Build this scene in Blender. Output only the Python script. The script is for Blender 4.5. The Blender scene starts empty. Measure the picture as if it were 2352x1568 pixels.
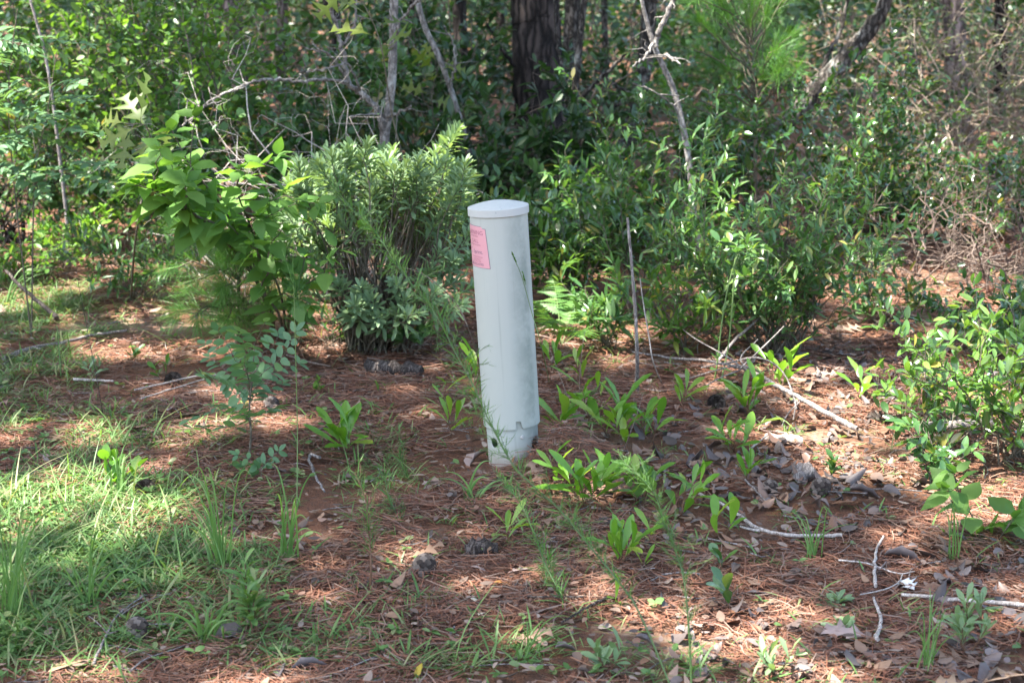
import bpy, math, random
import numpy as np
from math import radians, sin, cos, pi

SC = bpy.context.scene
COL = SC.collection

# ------------------------------------------------------------------ camera, sky, sun, exposure
W0, H0, FOC, PITCH, EYE = 2352., 1568., 35 / 22.2, radians(13.3), 1.6
cam = bpy.data.cameras.new('camera')
cam.sensor_width = 22.2; cam.lens = 35
cam.clip_start = .05; cam.clip_end = 900
cam.dof.use_dof = True; cam.dof.focus_distance = 4.9; cam.dof.aperture_fstop = 3.2
camo = bpy.data.objects.new('camera', cam); COL.objects.link(camo)
camo.location = (0, 0, EYE); camo.rotation_euler = (pi / 2 - PITCH, 0, 0)
SC.camera = camo

SUN = np.array((-.38, -.14, .91)); SUN /= np.linalg.norm(SUN)     # direction towards the sun
wd = bpy.data.worlds.new('World'); SC.world = wd; wd.use_nodes = True
nt = wd.node_tree; sky = nt.nodes.new('ShaderNodeTexSky'); sky.sky_type = 'NISHITA'; sky.sun_disc = False
sky.sun_elevation = math.asin(SUN[2]); sky.sun_rotation = math.atan2(SUN[0], SUN[1])
sky.dust_density = 2.5
nt.links.new(sky.outputs[0], nt.nodes['Background'].inputs[0]); nt.nodes['Background'].inputs[1].default_value = .108
sl = bpy.data.lights.new('sun', 'SUN'); sl.energy = 4.3; sl.angle = radians(.5); sl.color = (1, .95, .87)
so = bpy.data.objects.new('sun', sl); COL.objects.link(so)
so.rotation_euler = (math.acos(SUN[2]), 0, math.atan2(SUN[0], -SUN[1]))
SC.view_settings.view_transform = 'Standard'; SC.view_settings.look = 'None'
SC.view_settings.gamma = 1; SC.view_settings.exposure = 2.78
cy = SC.cycles
cy.max_bounces = 7; cy.diffuse_bounces = 4; cy.glossy_bounces = 2; cy.transmission_bounces = 4; cy.transparent_max_bounces = 6
cy.sample_clamp_indirect = 6; cy.caustics_reflective = False; cy.caustics_refractive = False

# ------------------------------------------------------------------ maths helpers
def lattice(ix, iy, seed):
    h = (ix.astype(np.int64) * 374761393 + iy.astype(np.int64) * 668265263 + seed * 974634777) & 0xffffffff
    h = ((h ^ (h >> 13)) * 1274126177) & 0xffffffff
    return ((h ^ (h >> 16)) & 0xffff) / 65535.
def vnoise(x, y, seed=0):
    x = np.asarray(x, float); y = np.asarray(y, float)
    ix = np.floor(x); iy = np.floor(y); fx = x - ix; fy = y - iy
    fx = fx * fx * (3 - 2 * fx); fy = fy * fy * (3 - 2 * fy)
    a = lattice(ix, iy, seed); b = lattice(ix + 1, iy, seed); c = lattice(ix, iy + 1, seed); d = lattice(ix + 1, iy + 1, seed)
    return (a * (1 - fx) + b * fx) * (1 - fy) + (c * (1 - fx) + d * fx) * fy
def ground_h(x, y):
    x = np.asarray(x, float); y = np.asarray(y, float)
    h = .05 * (vnoise(x * .7, y * .7, 3) - .5) + .03 * (vnoise(x * 2.1, y * 2.1, 4) - .5) + .014 * (vnoise(x * 6, y * 6, 5) - .5)
    near = np.exp(-((x - .0) ** 2 + (y - 5) ** 2) / .5)
    h = h * (1 - near)
    h += .14 * np.exp(-(((x - .18) / .13) ** 2 + ((y - 4.98) / .17) ** 2))          # straw heaped against the post
    h += .02 * np.exp(-(((x + .1) / .3) ** 2 + ((y - 4.6) / .25) ** 2))
    return h
def ray(px, py):
    a = (px - W0 / 2) / (W0 * FOC); b = -(py - H0 / 2) / (W0 * FOC)
    return np.array((a, cos(PITCH) + b * sin(PITCH), -sin(PITCH) + b * cos(PITCH)))
def G(px, py, lift=0.):
    d = ray(px, py); z = 0.
    for _ in range(12):
        t = (z + lift - EYE) / min(d[2], -.012)
        z = float(ground_h(t * d[0], t * d[1]))
    return np.array((t * d[0], t * d[1], z + lift))
def P(px, py, y):
    d = ray(px, py); t = y / d[1]
    return np.array((t * d[0], y, EYE + t * d[2]))
def onground(x, y):
    return np.array((x, y, float(ground_h(x, y))))
def unit(v):
    return v / np.maximum(np.linalg.norm(v, axis=-1, keepdims=True), 1e-9)

# ------------------------------------------------------------------ mesh builder
class MB:
    def __init__(s): s.v = []; s.f = []; s.m = []; s.n = 0
    def add(s, verts, faces, m=0):
        faces = np.asarray(faces, np.int64)
        s.v.append(np.asarray(verts, float)); s.f.append(faces + s.n); s.m.append(np.full(len(faces), m)); s.n += len(verts)
    def build(s, name, mats, parent=None, smooth=True, loc=None):
        me = bpy.data.meshes.new(name)
        if not isinstance(mats, (list, tuple)): mats = [mats]
        for m in mats: me.materials.append(m)
        if s.n:
            v = np.concatenate(s.v).astype(np.float32)
            loops = np.concatenate([f.ravel() for f in s.f]).astype(np.int32)
            tot = np.concatenate([np.full(len(f), f.shape[1]) for f in s.f])
            st = np.concatenate(([0], np.cumsum(tot)[:-1])).astype(np.int32)
            me.vertices.add(len(v)); me.vertices.foreach_set('co', v.ravel())
            me.loops.add(len(loops)); me.loops.foreach_set('vertex_index', loops)
            me.polygons.add(len(tot)); me.polygons.foreach_set('loop_start', st)
            me.polygons.foreach_set('material_index', np.concatenate(s.m).astype(np.int32))
            me.polygons.foreach_set('use_smooth', np.full(len(tot), bool(smooth)))
            me.update(calc_edges=True)
        o = bpy.data.objects.new(name, me); COL.objects.link(o)
        if parent: o.parent = parent
        if loc is not None: o.location = loc
        return o

def tag(o, label=None, cat=None, group=None, kind=None):
    if label: o['label'] = label
    if cat: o['category'] = cat
    if group: o['group'] = group
    if kind: o['kind'] = kind
    return o
def thing(name, label, cat, loc=(0, 0, 0), group=None):
    o = bpy.data.objects.new(name, None); COL.objects.link(o); o.location = loc; o.empty_display_size = .1
    return tag(o, label, cat, group)

def tube(mb, pts, rad, sides=6, m=0, jit=0., rng=None):
    pts = np.asarray(pts, float); n = len(pts); rad = np.broadcast_to(np.asarray(rad, float), (n,))
    t = unit(np.gradient(pts, axis=0))
    ref = np.array((.31, .95, .05)) if abs(t[:, 2]).mean() > .6 else np.array((0, 0, 1.))
    u = unit(np.cross(t, ref)); w = np.cross(t, u)
    a = np.arange(sides) * 2 * pi / sides
    r = np.repeat(rad[:, None], sides, 1)
    if jit: r = r * (1 + jit * (rng.rand(n, sides) - .5) * 2)
    v = pts[:, None] + r[..., None] * (np.cos(a)[None, :, None] * u[:, None] + np.sin(a)[None, :, None] * w[:, None])
    i = np.arange(n - 1)[:, None] * sides; k = np.arange(sides)[None]; k2 = (k + 1) % sides
    f = np.stack([i + k, i + k2, i + sides + k2, i + sides + k], -1).reshape(-1, 4)
    mb.add(v.reshape(-1, 3), f, m)
    mb.add(v[-1], [list(range(sides))], m); mb.add(v[0][::-1], [list(range(sides))], m)

def smoothline(pts, n=10):
    pts = np.asarray(pts, float); k = len(pts)
    if k == 2: return pts[0] + (pts[1] - pts[0]) * np.linspace(0, 1, n)[:, None]
    out = []; e = np.vstack([2 * pts[0] - pts[1], pts, 2 * pts[-1] - pts[-2]])
    for i in range(k - 1):
        p0, p1, p2, p3 = e[i:i + 4]
        t = np.linspace(0, 1, n, endpoint=(i == k - 2))[:, None]
        out.append(.5 * (2 * p1 + (p2 - p0) * t + (2 * p0 - 5 * p1 + 4 * p2 - p3) * t ** 2 + (3 * p1 - p0 - 3 * p2 + p3) * t ** 3))
    return np.concatenate(out)

# leaf templates: y runs along the leaf, x across, z is its upper side
def leaf_tpl(ys, ws, fold=.18, droop=.15, shift=None, wav=0.):
    ys = np.asarray(ys, float); ws = np.asarray(ws, float); S = len(ys) - 1
    sh = np.zeros(S + 1) if shift is None else np.asarray(shift, float)
    z0 = -droop * ys ** 2
    c = np.stack([0 * ys, ys, z0], 1)
    wv = wav * np.where(np.arange(S + 1) % 2, 1, -1)
    r = np.stack([ws, ys + sh, z0 + fold * ws + wv * ws], 1)[1:-1]; l = np.stack([-ws, ys + sh, z0 + fold * ws - wv * ws], 1)[1:-1]
    v = np.concatenate([c, r, l]); R = S + 1; L = S + 1 + (S - 1)
    q = []; t = [(0, R, 1), (0, 1, L), (S - 1, R + S - 2, S), (S - 1, S, L + S - 2)]
    for i in range(1, S - 1):
        q.append((i, R + i - 1, R + i, i + 1)); q.append((i, i + 1, L + i, L + i - 1))
    return v, (np.array(q) if q else np.zeros((0, 4), int)), np.array(t)
OVATE = leaf_tpl([0, .2, .5, .78, 1], [0, .24, .30, .16, 0], .25, .22)
OVATE_FINE = leaf_tpl([0, .08, .2, .35, .5, .65, .8, .92, 1], [0, .13, .24, .29, .28, .22, .13, .05, 0], .22, .3, wav=.06)
ELLIP = leaf_tpl([0, .25, .55, .85, 1], [0, .16, .2, .12, 0], .3, .12)
OBLAN = leaf_tpl([0, .12, .28, .42, .56, .7, .84, .95, 1], [0, .045, .085, .12, .15, .165, .14, .07, 0], .28, .22, wav=.07)
LANCE = leaf_tpl([0, .25, .55, .8, 1], [0, .085, .10, .055, 0], .35, .18)
ROUND = leaf_tpl([0, .2, .5, .8, 1], [0, .28, .38, .27, 0], .15, .1)
SMALL = leaf_tpl([0, .45, 1], [0, .2, 0], .25, .12)
SLIM = leaf_tpl([0, .45, 1], [0, .09, 0], .25, .2)
LOBED = leaf_tpl([0, .13, .24, .34, .46, .56, .66, .76, .86, .93, 1], [0, .02, .05, .33, .06, .05, .45, .07, .06, .22, 0], .12, .2,
                 [0, 0, 0, .10, 0, 0, .13, 0, 0, .08, 0])
BLADE = leaf_tpl([0, .3, .6, .85, 1], [0, .02, .022, .014, 0], .3, .55)

def place(mb, tpl, pos, dirs, nrm, size, wid=1., m=0, dro=1.):
    pos = np.asarray(pos, float)
    if not len(pos): return
    v, q, t = tpl; N = len(pos)
    y = unit(np.asarray(dirs, float)); n = np.asarray(nrm, float)
    x = unit(np.cross(y, n)); z = np.cross(x, y)
    s = np.broadcast_to(np.asarray(size, float), (N,)); w = np.broadcast_to(np.asarray(wid, float), (N,)); dr = np.broadcast_to(np.asarray(dro, float), (N,))
    V = pos[:, None] + s[:, None, None] * ((v[None, :, 0:1] * w[:, None, None]) * x[:, None] + v[None, :, 1:2] * y[:, None] + v[None, :, 2:3] * dr[:, None, None] * z[:, None])
    k = len(v); off = (np.arange(N) * k)[:, None, None]
    b = mb.n; mb.v.append(V.reshape(-1, 3)); mb.n += N * k
    for f in (q, t):
        if len(f): F_ = (f[None] + off).reshape(-1, f.shape[1]) + b; mb.f.append(F_); mb.m.append(np.full(len(F_), m))

def perp(t):
    ref = np.where(np.abs(t[:, 2:3]) > .9, np.array([[1., 0, 0]]), np.array([[0, 0, 1.]]))
    u = unit(np.cross(t, ref)); return u, np.cross(u, t)
def leaf_dirs(rng, t, ang, spread=.25, lift=0., flat=.35, az=None):
    """directions and upper-side normals for leaves leaving twigs that run along t"""
    N = len(t); t = unit(t); u, v = perp(t)
    a = rng.rand(N) * 2 * pi if az is None else az
    th = ang + spread * rng.randn(N)
    d = np.cos(th)[:, None] * t + np.sin(th)[:, None] * (np.cos(a)[:, None] * u + np.sin(a)[:, None] * v)
    d[:, 2] += lift; d = unit(d)
    nrm = np.array((0, 0, 1.)) + flat * rng.randn(N, 3)
    nrm = nrm + .35 * t
    return d, nrm
def along(rng, lines, n, lo=.3, hi=1., tipbias=1.):
    """n random points on polylines (weighted by length) with the direction there"""
    L = np.array([np.linalg.norm(np.diff(l, axis=0), axis=1).sum() for l in lines]); idx = rng.choice(len(lines), n, p=L / L.sum())
    f = lo + (hi - lo) * rng.rand(n) ** (1 / tipbias)
    pos = np.empty((n, 3)); dr = np.empty((n, 3))
    for i in np.unique(idx):
        s = np.where(idx == i)[0]; l = lines[i]; g = f[s] * (len(l) - 1); k = np.minimum(g.astype(int), len(l) - 2); w = (g - k)[:, None]
        pos[s] = l[k] * (1 - w) + l[k + 1] * w; dr[s] = l[k + 1] - l[k]
    return pos, dr
def bendline(rng, a, b, sag=.1, wob=.03, n=8):
    a = np.asarray(a, float); b = np.asarray(b, float); t = np.linspace(0, 1, n)[:, None]; L = np.linalg.norm(b - a)
    p = a + (b - a) * t; off = rng.randn(3) * sag * L; off[2] = abs(off[2])
    p = p + off * (4 * t * (1 - t)) * .6
    w = rng.randn(n, 3) * wob * L; w[0] = 0; w[-1] = 0
    return p + w

# ------------------------------------------------------------------ materials
def newmat(name):
    m = bpy.data.materials.new(name); m.use_nodes = True; m.node_tree.nodes.clear(); return m, m.node_tree
def ramp(t, fac, cols, pos=None):
    r = t.nodes.new('ShaderNodeValToRGB'); e = r.color_ramp.elements
    pos = pos or [i / (len(cols) - 1) for i in range(len(cols))]
    while len(e) < len(cols): e.new(.5)
    for k, (p, c) in enumerate(zip(pos, cols)): e[k].position = p; e[k].color = (*c, 1)
    t.links.new(fac, r.inputs[0]); return r.outputs[0]
def noise(t, scale, detail=4, rough=.6, co=None, dist=0.):
    n = t.nodes.new('ShaderNodeTexNoise'); n.inputs['Scale'].default_value = scale; n.inputs['Detail'].default_value = detail
    n.inputs['Roughness'].default_value = rough; n.inputs['Distortion'].default_value = dist
    if co is not None: t.links.new(co, n.inputs['Vector'])
    return n.outputs['Fac']
def mixc(t, fac, a, b, typ='MIX'):
    n = t.nodes.new('ShaderNodeMix'); n.data_type = 'RGBA'; n.blend_type = typ
    for s, val in ((n.inputs[0], fac), (n.inputs[6], a), (n.inputs[7], b)):
        if hasattr(val, 'is_linked'): t.links.new(val, s)
        else: s.default_value = val if isinstance(val, float) else (*val, 1)
    return n.outputs[2]
def math_(t, op, a, b=0., c=None):
    n = t.nodes.new('ShaderNodeMath'); n.operation = op
    for k, val in enumerate((a, b) if c is None else (a, b, c)):
        if hasattr(val, 'is_linked'): t.links.new(val, n.inputs[k])
        else: n.inputs[k].default_value = val
    return n.outputs[0]
def principled(t, col, rough=.5, spec=.5, bump=None, bstr=.3, bdist=.01):
    p = t.nodes.new('ShaderNodeBsdfPrincipled')
    if hasattr(col, 'is_linked'): t.links.new(col, p.inputs['Base Color'])
    else: p.inputs['Base Color'].default_value = (*col, 1)
    if hasattr(rough, 'is_linked'): t.links.new(rough, p.inputs['Roughness'])
    else: p.inputs['Roughness'].default_value = rough
    p.inputs['Specular IOR Level'].default_value = spec
    if bump is not None:
        b = t.nodes.new('ShaderNodeBump'); b.inputs['Strength'].default_value = bstr; b.inputs['Distance'].default_value = bdist
        t.links.new(bump, b.inputs['Height']); t.links.new(b.outputs[0], p.inputs['Normal'])
    return p
def out(t, sh):
    o = t.nodes.new('ShaderNodeOutputMaterial'); t.links.new(sh, o.inputs[0])
def leafmat(name, cols, trans=.35, rough=.42, spec=.5, yellow=1.0):
    m, t = newmat(name)
    g = t.nodes.new('ShaderNodeNewGeometry')
    c = ramp(t, g.outputs['Random Per Island'], cols, [0, .5, .92, 1] if len(cols) == 4 and name != 'grass_green' else None)
    tc = t.nodes.new('ShaderNodeTexCoord')
    n = noise(t, 60, 2, .6, tc.outputs['Object'])
    c2 = mixc(t, math_(t, 'MULTIPLY', n, .35), c, tuple(.6 * x for x in cols[0]))
    p = principled(t, c2, rough, spec)
    tr = t.nodes.new('ShaderNodeBsdfTranslucent')
    tcol = mixc(t, 1.0, c2, (1.7 * yellow, 1.65, .7), 'MULTIPLY'); t.links.new(tcol, tr.inputs[0])
    mx = t.nodes.new('ShaderNodeMixShader'); mx.inputs[0].default_value = trans
    t.links.new(p.outputs[0], mx.inputs[1]); t.links.new(tr.outputs[0], mx.inputs[2]); out(t, mx.outputs[0])
    return m
def drymat(name, cols, rough=.8, spec=.2, trans=0.):
    m, t = newmat(name)
    g = t.nodes.new('ShaderNodeNewGeometry'); c = ramp(t, g.outputs['Random Per Island'], cols)
    tc = t.nodes.new('ShaderNodeTexCoord'); n = noise(t, 35, 4, .65, tc.outputs['Object'])
    c = mixc(t, math_(t, 'MULTIPLY', n, .5), c, tuple(.45 * x for x in cols[0]))
    p = principled(t, c, rough, spec, n, .35, .004); out(t, p.outputs[0]); return m
def barkmat(name, dark, light, lich=None, scale=14, stretch=.18, bump=.9, lichfac=(.58, .66)):
    m, t = newmat(name)
    tc = t.nodes.new('ShaderNodeTexCoord'); mp = t.nodes.new('ShaderNodeMapping'); mp.inputs['Scale'].default_value = (1, 1, stretch)
    t.links.new(tc.outputs['Object'], mp.inputs[0])
    v = t.nodes.new('ShaderNodeTexVoronoi'); v.feature = 'DISTANCE_TO_EDGE'; v.inputs['Scale'].default_value = scale
    n = noise(t, scale * 1.2, 5, .7, mp.outputs[0])
    va = t.nodes.new('ShaderNodeVectorMath'); va.operation = 'MULTIPLY_ADD'; va.inputs[1].default_value = (.12, .12, .12)
    cmb = t.nodes.new('ShaderNodeCombineXYZ'); t.links.new(n, cmb.inputs[0]); t.links.new(n, cmb.inputs[1])
    t.links.new(cmb.outputs[0], va.inputs[0]); t.links.new(mp.outputs[0], va.inputs[2]); t.links.new(va.outputs[0], v.inputs['Vector'])
    h = math_(t, 'ADD', math_(t, 'MULTIPLY', math_(t, 'MINIMUM', v.outputs['Distance'], .25), 2.2), math_(t, 'MULTIPLY', n, .5))
    c = ramp(t, h, [tuple(.5 * x for x in dark), dark, light], [.2, .42, .85])
    if lich:
        ln = noise(t, 9, 5, .7, tc.outputs['Object'])
        c = mixc(t, ramp(t, ln, [(0, 0, 0), (1, 1, 1)], list(lichfac)), c, lich)
    p = principled(t, c, .9, .15, h, bump, .03); out(t, p.outputs[0]); return m

M = {}
M['glossy'] = leafmat('glossy_green_leaf', [(.038, .10, .026), (.058, .135, .036), (.095, .185, .05), (.30, .24, .06)], .30, .2, .85)
M['round'] = leafmat('fresh_green_leaf', [(.065, .15, .027), (.095, .20, .036), (.15, .25, .05)], .42, .45, .45)
M['shade'] = leafmat('dark_green_leaf', [(.036, .095, .027), (.055, .13, .034), (.085, .17, .045), (.24, .18, .06)], .36, .36, .55)
M['deep'] = leafmat('shade_darkened_leaf', [(.022, .058, .018), (.034, .08, .022), (.052, .11, .03)], .3, .38, .5)  # leaf colour darkened to paint shade into centre shrubs and far woods
M['tanleaf'] = leafmat('olive_brown_leaf', [(.06, .09, .032), (.10, .13, .05), (.15, .15, .075)], .3, .4, .5)
M['seedpale'] = leafmat('pale_yellow_green_leaf', [(.14, .27, .03), (.19, .33, .04), (.26, .36, .06)], .38, .32, .5)
M['sunny'] = leafmat('sunlit_tone_glossy_leaf', [(.075, .165, .035), (.11, .22, .045), (.17, .28, .06), (.36, .30, .07)], .36, .22, .8)  # glossy leaf with sunlight put into its lighter colour
M['lance'] = leafmat('mid_green_leaf', [(.055, .135, .04), (.08, .175, .05), (.13, .23, .06), (.32, .26, .06)], .36, .32, .6)
M['silver'] = leafmat('grey_green_leaf', [(.15, .235, .12), (.19, .285, .145), (.23, .335, .15)], .28, .5, .4)
M['berry'] = leafmat('soft_broad_leaf', [(.095, .205, .045), (.125, .25, .055), (.17, .31, .07)], .48, .5, .35)
M['seedling'] = leafmat('yellow_green_leaf', [(.10, .23, .025), (.14, .30, .035), (.20, .36, .05), (.42, .34, .06)], .38, .32, .5)
M['pinnate'] = leafmat('blue_green_leaf', [(.08, .165, .08), (.105, .205, .10), (.15, .26, .11)], .35, .5, .35)
M['lobed'] = leafmat('olive_leaf', [(.07, .12, .02), (.10, .15, .025), (.14, .17, .03)], .45, .45, .4)
M['needle'] = leafmat('green_pine_needle', [(.05, .15, .025), (.085, .20, .035), (.115, .25, .045)], .3, .45, .4)
M['fennel'] = leafmat('feathery_green', [(.06, .15, .036), (.085, .19, .048), (.13, .24, .06)], .35, .5, .35)
M['fern'] = leafmat('fern_green', [(.08, .18, .05), (.11, .23, .06), (.16, .29, .08)], .45, .5, .35)
M['grass'] = leafmat('grass_green', [(.075, .15, .04), (.11, .21, .06), (.16, .28, .09), (.30, .28, .15)], .35, .45, .4)
M['tallgrass'] = leafmat('tall_grass_green', [(.10, .20, .055), (.14, .26, .075), (.19, .31, .10)], .35, .45, .4)
M['canopy'] = leafmat('canopy_leaf', [(.035, .08, .02), (.05, .11, .025), (.07, .14, .03)], .22, .5, .4)
M['yellow'] = leafmat('yellowed_leaf', [(.45, .33, .05), (.5, .4, .07), (.55, .42, .08)], .3, .5, .3)
M['straw'] = drymat('pine_straw', [(.075, .035, .024), (.175, .07, .04), (.27, .11, .06), (.31, .16, .095), (.25, .185, .145), (.19, .073, .042)], .7, .3)
M['litter'] = drymat('dry_leaf_litter', [(.08, .06, .05), (.19, .125, .09), (.28, .165, .10), (.33, .26, .21), (.25, .115, .06), (.16, .13, .12)], .65, .35)
M['darklitter'] = drymat('dark_damp_leaf', [(.045, .036, .033), (.10, .075, .065), (.16, .13, .12), (.24, .15, .105), (.17, .085, .05)], .5, .45)
M['tan'] = drymat('tan_dry_leaf', [(.36, .24, .15), (.42, .28, .18), (.40, .27, .17)], .7, .3)
M['rust'] = drymat('rust_brown_leaf', [(.25, .12, .06), (.30, .14, .07), (.28, .13, .07)], .65, .3)
M['greyleaf'] = drymat('grey_dry_leaf', [(.15, .12, .115), (.19, .155, .145), (.22, .18, .17)], .5, .45)
M['orange'] = drymat('orange_dry_leaf', [(.42, .19, .05), (.45, .2, .06), (.4, .18, .06)], .6, .3)
M['pinkleaf'] = drymat('pale_dry_leaf', [(.36, .27, .24), (.40, .30, .26), (.42, .32, .28)], .7, .3)
M['white'] = drymat('white_scrap', [(.75, .74, .70), (.78, .77, .72), (.8, .78, .74)], .6, .3)
M['chip'] = drymat('pale_wood_chip', [(.55, .47, .34), (.6, .52, .38), (.62, .55, .42)], .7, .3)
M['stick'] = barkmat('grey_stick_bark', (.19, .165, .15), (.40, .36, .33), None, 60, .2, .5)
M['palestick'] = barkmat('pale_weathered_wood', (.38, .33, .29), (.62, .56, .50), None, 60, .12, .4)
M['darkstick'] = barkmat('dark_damp_wood', (.05, .04, .035), (.15, .125, .11), None, 50, .2, .6)
M['twig'] = barkmat('brown_twig', (.12, .085, .065), (.24, .19, .16), None, 80, .2, .4)
M['tantwig'] = barkmat('tan_dead_twig', (.17, .13, .10), (.32, .26, .205), None, 80, .2, .4)
M['stem'] = barkmat('shrub_stem', (.10, .085, .06), (.22, .19, .145), None, 90, .2, .4)
M['greenstem'] = drymat('green_stem', [(.10, .19, .05), (.14, .22, .06), (.17, .24, .08)], .5, .4)
M['fennelstem'] = drymat('fennel_stem', [(.055, .11, .03), (.07, .13, .035), (.09, .14, .05)], .5, .4)
M['redstem'] = drymat('reddish_stem', [(.12, .06, .035), (.16, .08, .045), (.15, .10, .05)], .6, .3)
M['pine'] = barkmat('pine_bark', (.022, .018, .016), (.07, .054, .046), (.10, .10, .09), 16, .16, 1., (.66, .78))
M['pinelight'] = barkmat('grey_pine_bark', (.09, .07, .062), (.27, .21, .19), (.30, .29, .27), 18, .16, 1., (.6, .75))
M['oak'] = barkmat('dark_oak_bark', (.045, .038, .032), (.15, .13, .11), (.27, .28, .25), 26, .3, .9, (.56, .68))
M['palebark'] = barkmat('pale_smooth_bark', (.15, .135, .12), (.32, .295, .27), (.40, .40, .375), 40, .35, .5, (.55, .7))
M['cone'] = drymat('pine_cone_scale', [(.035, .026, .022), (.10, .08, .066), (.24, .20, .17)], .8, .2)
# ------------------------------------------------------------------ where the sun comes through the canopy
SUNSPOTS = [  # picture point, half-sizes in pixels: only used to find the ground points under gaps in the canopy
    (150, 655, 95, 26), (60, 460, 90, 35), (900, 850, 75, 22), (1010, 955, 100, 34), (620, 975, 60, 20), (800, 1130, 85, 30),
    (1235, 1105, 70, 50), (1120, 1160, 50, 30), (760, 745, 60, 22), (1430, 1430, 60, 36), (1120, 1480, 80, 34), (1280, 1330, 45, 35),
    (1900, 970, 130, 40), (1780, 960, 80, 40), (1830, 1060, 70, 40), (2080, 660, 260, 40), (1480, 370, 90, 22), (1950, 410, 110, 30),
    (1300, 775, 60, 16), (2050, 1270, 90, 25), (2250, 1080, 110, 80), (2250, 930, 120, 80), (330, 1000, 50, 18), (470, 1390, 90, 40),
    (240, 1500, 90, 26), (1420, 1180, 80, 24), (2300, 1420, 60, 40), (700, 830, 40, 14), (2150, 480, 120, 30), (1700, 640, 70, 26),
    (1600, 1330, 60, 26), (980, 1250, 70, 22), (1660, 900, 60, 18), (330, 610, 70, 18), (850, 1420, 60, 20), (120, 1330, 80, 30),
    (2000, 1130, 70, 26), (1530, 1010, 50, 18), (1700, 1000, 90, 30), (1960, 1060, 80, 26), (1850, 900, 70, 20), (420, 1180, 60, 26), (560, 1260, 50, 20), (980, 1090, 60, 20), (1080, 1250, 50, 18), (720, 1000, 50, 16), (1380, 1330, 60, 26), (2180, 1200, 60, 24)]
_S = []
for px, py, rx, ry in SUNSPOTS:
    c = G(px, py); a = G(px + rx, py); b0 = G(px, py + ry); b1 = G(px, py - ry)
    _S.append((c[0], c[1], abs(a[0] - c[0]) * 1.25 + .03, abs(b1[1] - b0[1]) / 2 * 1.1 + .03))
def sun_on(pt, r):                       # a gap whose light falls on a point above the ground
    k = (pt[2] - .15); _S.append((pt[0] - SUN[0] / SUN[2] * k, pt[1] - SUN[1] / SUN[2] * k, r * 1.35, r * 1.35))
for px, py, y_, r in ((780, 380, 6.8, .16), (900, 350, 6.9, .14), (1030, 330, 6.8, .12), (700, 450, 6.6, .10), (860, 470, 6.5, .08), (430, 300, 6.0, .13), (560, 400, 6.1, .09), (360, 420, 5.9, .10), (500, 480, 6.1, .07),
        (1640, 330, 8.9, .2), (1850, 300, 9., .2), (1780, 420, 8.6, .2), (1700, 60, 8.6, .3), (1520, 220, 8.3, .12), (1900, 420, 8.8, .25), (1650, 500, 7., .14), (1860, 560, 6.6, .12), (2230, 800, 4.9, .16), (2320, 900, 4.8, .14), (2150, 900, 4.8, .10),
        (2260, 990, 4.6, .22), (2180, 960, 4.6, .16), (2320, 780, 5., .2), (1120, 1130, 4.6, .1), (1510, 1160, 3.6, .09), (1560, 1300, 3.5, .09), (1000, 720, 3.9, .09), (1345, 1030, 4.8, .12), (420, 330, 6., .16), (2200, 560, 8.2, .25), (2300, 640, 7.3, .2), (1400, 540, 6.9, .11), (1540, 600, 6.8, .12), (1330, 690, 6.6, .22), (1220, 470, 9., .15), (1060, 480, 9., .15), (1380, 520, 8.6, .2), (250, 250, 9.5, .3),
        (430, 180, 9., .25), (560, 120, 9., .2), (120, 200, 7., .2), (30, 280, 7., .15), (680, 260, 8.5, .2), (900, 100, 8.6, .15), (1500, 130, 8.1, .1), (500, 640, 6.6, .2), (670, 620, 6.2, .08), (620, 800, 5., .06), (300, 420, 8.5, .2), (70, 370, 10., .45)):
    sun_on(P(px, py, y_), r)
_S = np.array(_S)
def sunlit(x, y):
    """True where the ground point (x, y) gets sun through the canopy"""
    x = np.asarray(x, float); y = np.asarray(y, float)
    wx = x + .10 * (vnoise(x * 6, y * 6, 31) - .5) * 2; wy = y + .12 * (vnoise(x * 6, y * 6, 32) - .5) * 2
    s = np.zeros(x.shape, bool)
    for cx, cy_, rx, ry in _S: s |= ((wx - cx) / rx) ** 2 + ((wy - cy_) / ry) ** 2 < 1
    n = .48 * vnoise(x * 2.8 + 7, y * 2.4, 33) + .52 * vnoise(x * 6.8, y * 5.6, 34)
    s |= (n > .595 - .055 * ((y > 4.4) & (y < 7))) & (y < 7.4); s |= (n > .515) & (x < -.75 - .1 * (y - 4)) & (y < 5.4)
    s |= (n > .475) & (y >= 7.4) & (y < 13.5); s |= (n > .59) & (y >= 13.5); s &= ~((np.abs(x - .03 * y) < .17 * y) & (y > 8.4) & (n < .64)); s |= (n > .49) & (y > 5.8) & (y < 9) & (x > .3)
    ex, ey = -SUN[0] / SUN[2] * .75 - .05, -SUN[1] / SUN[2] * .75                 # the post stands in shade
    u_ = np.clip((x * ex + (y - 5.03) * ey) / (ex * ex + ey * ey), 0, 1); post = np.hypot(x - ex * u_, y - 5.03 - ey * u_) < .15
    return s & ~post

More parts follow.
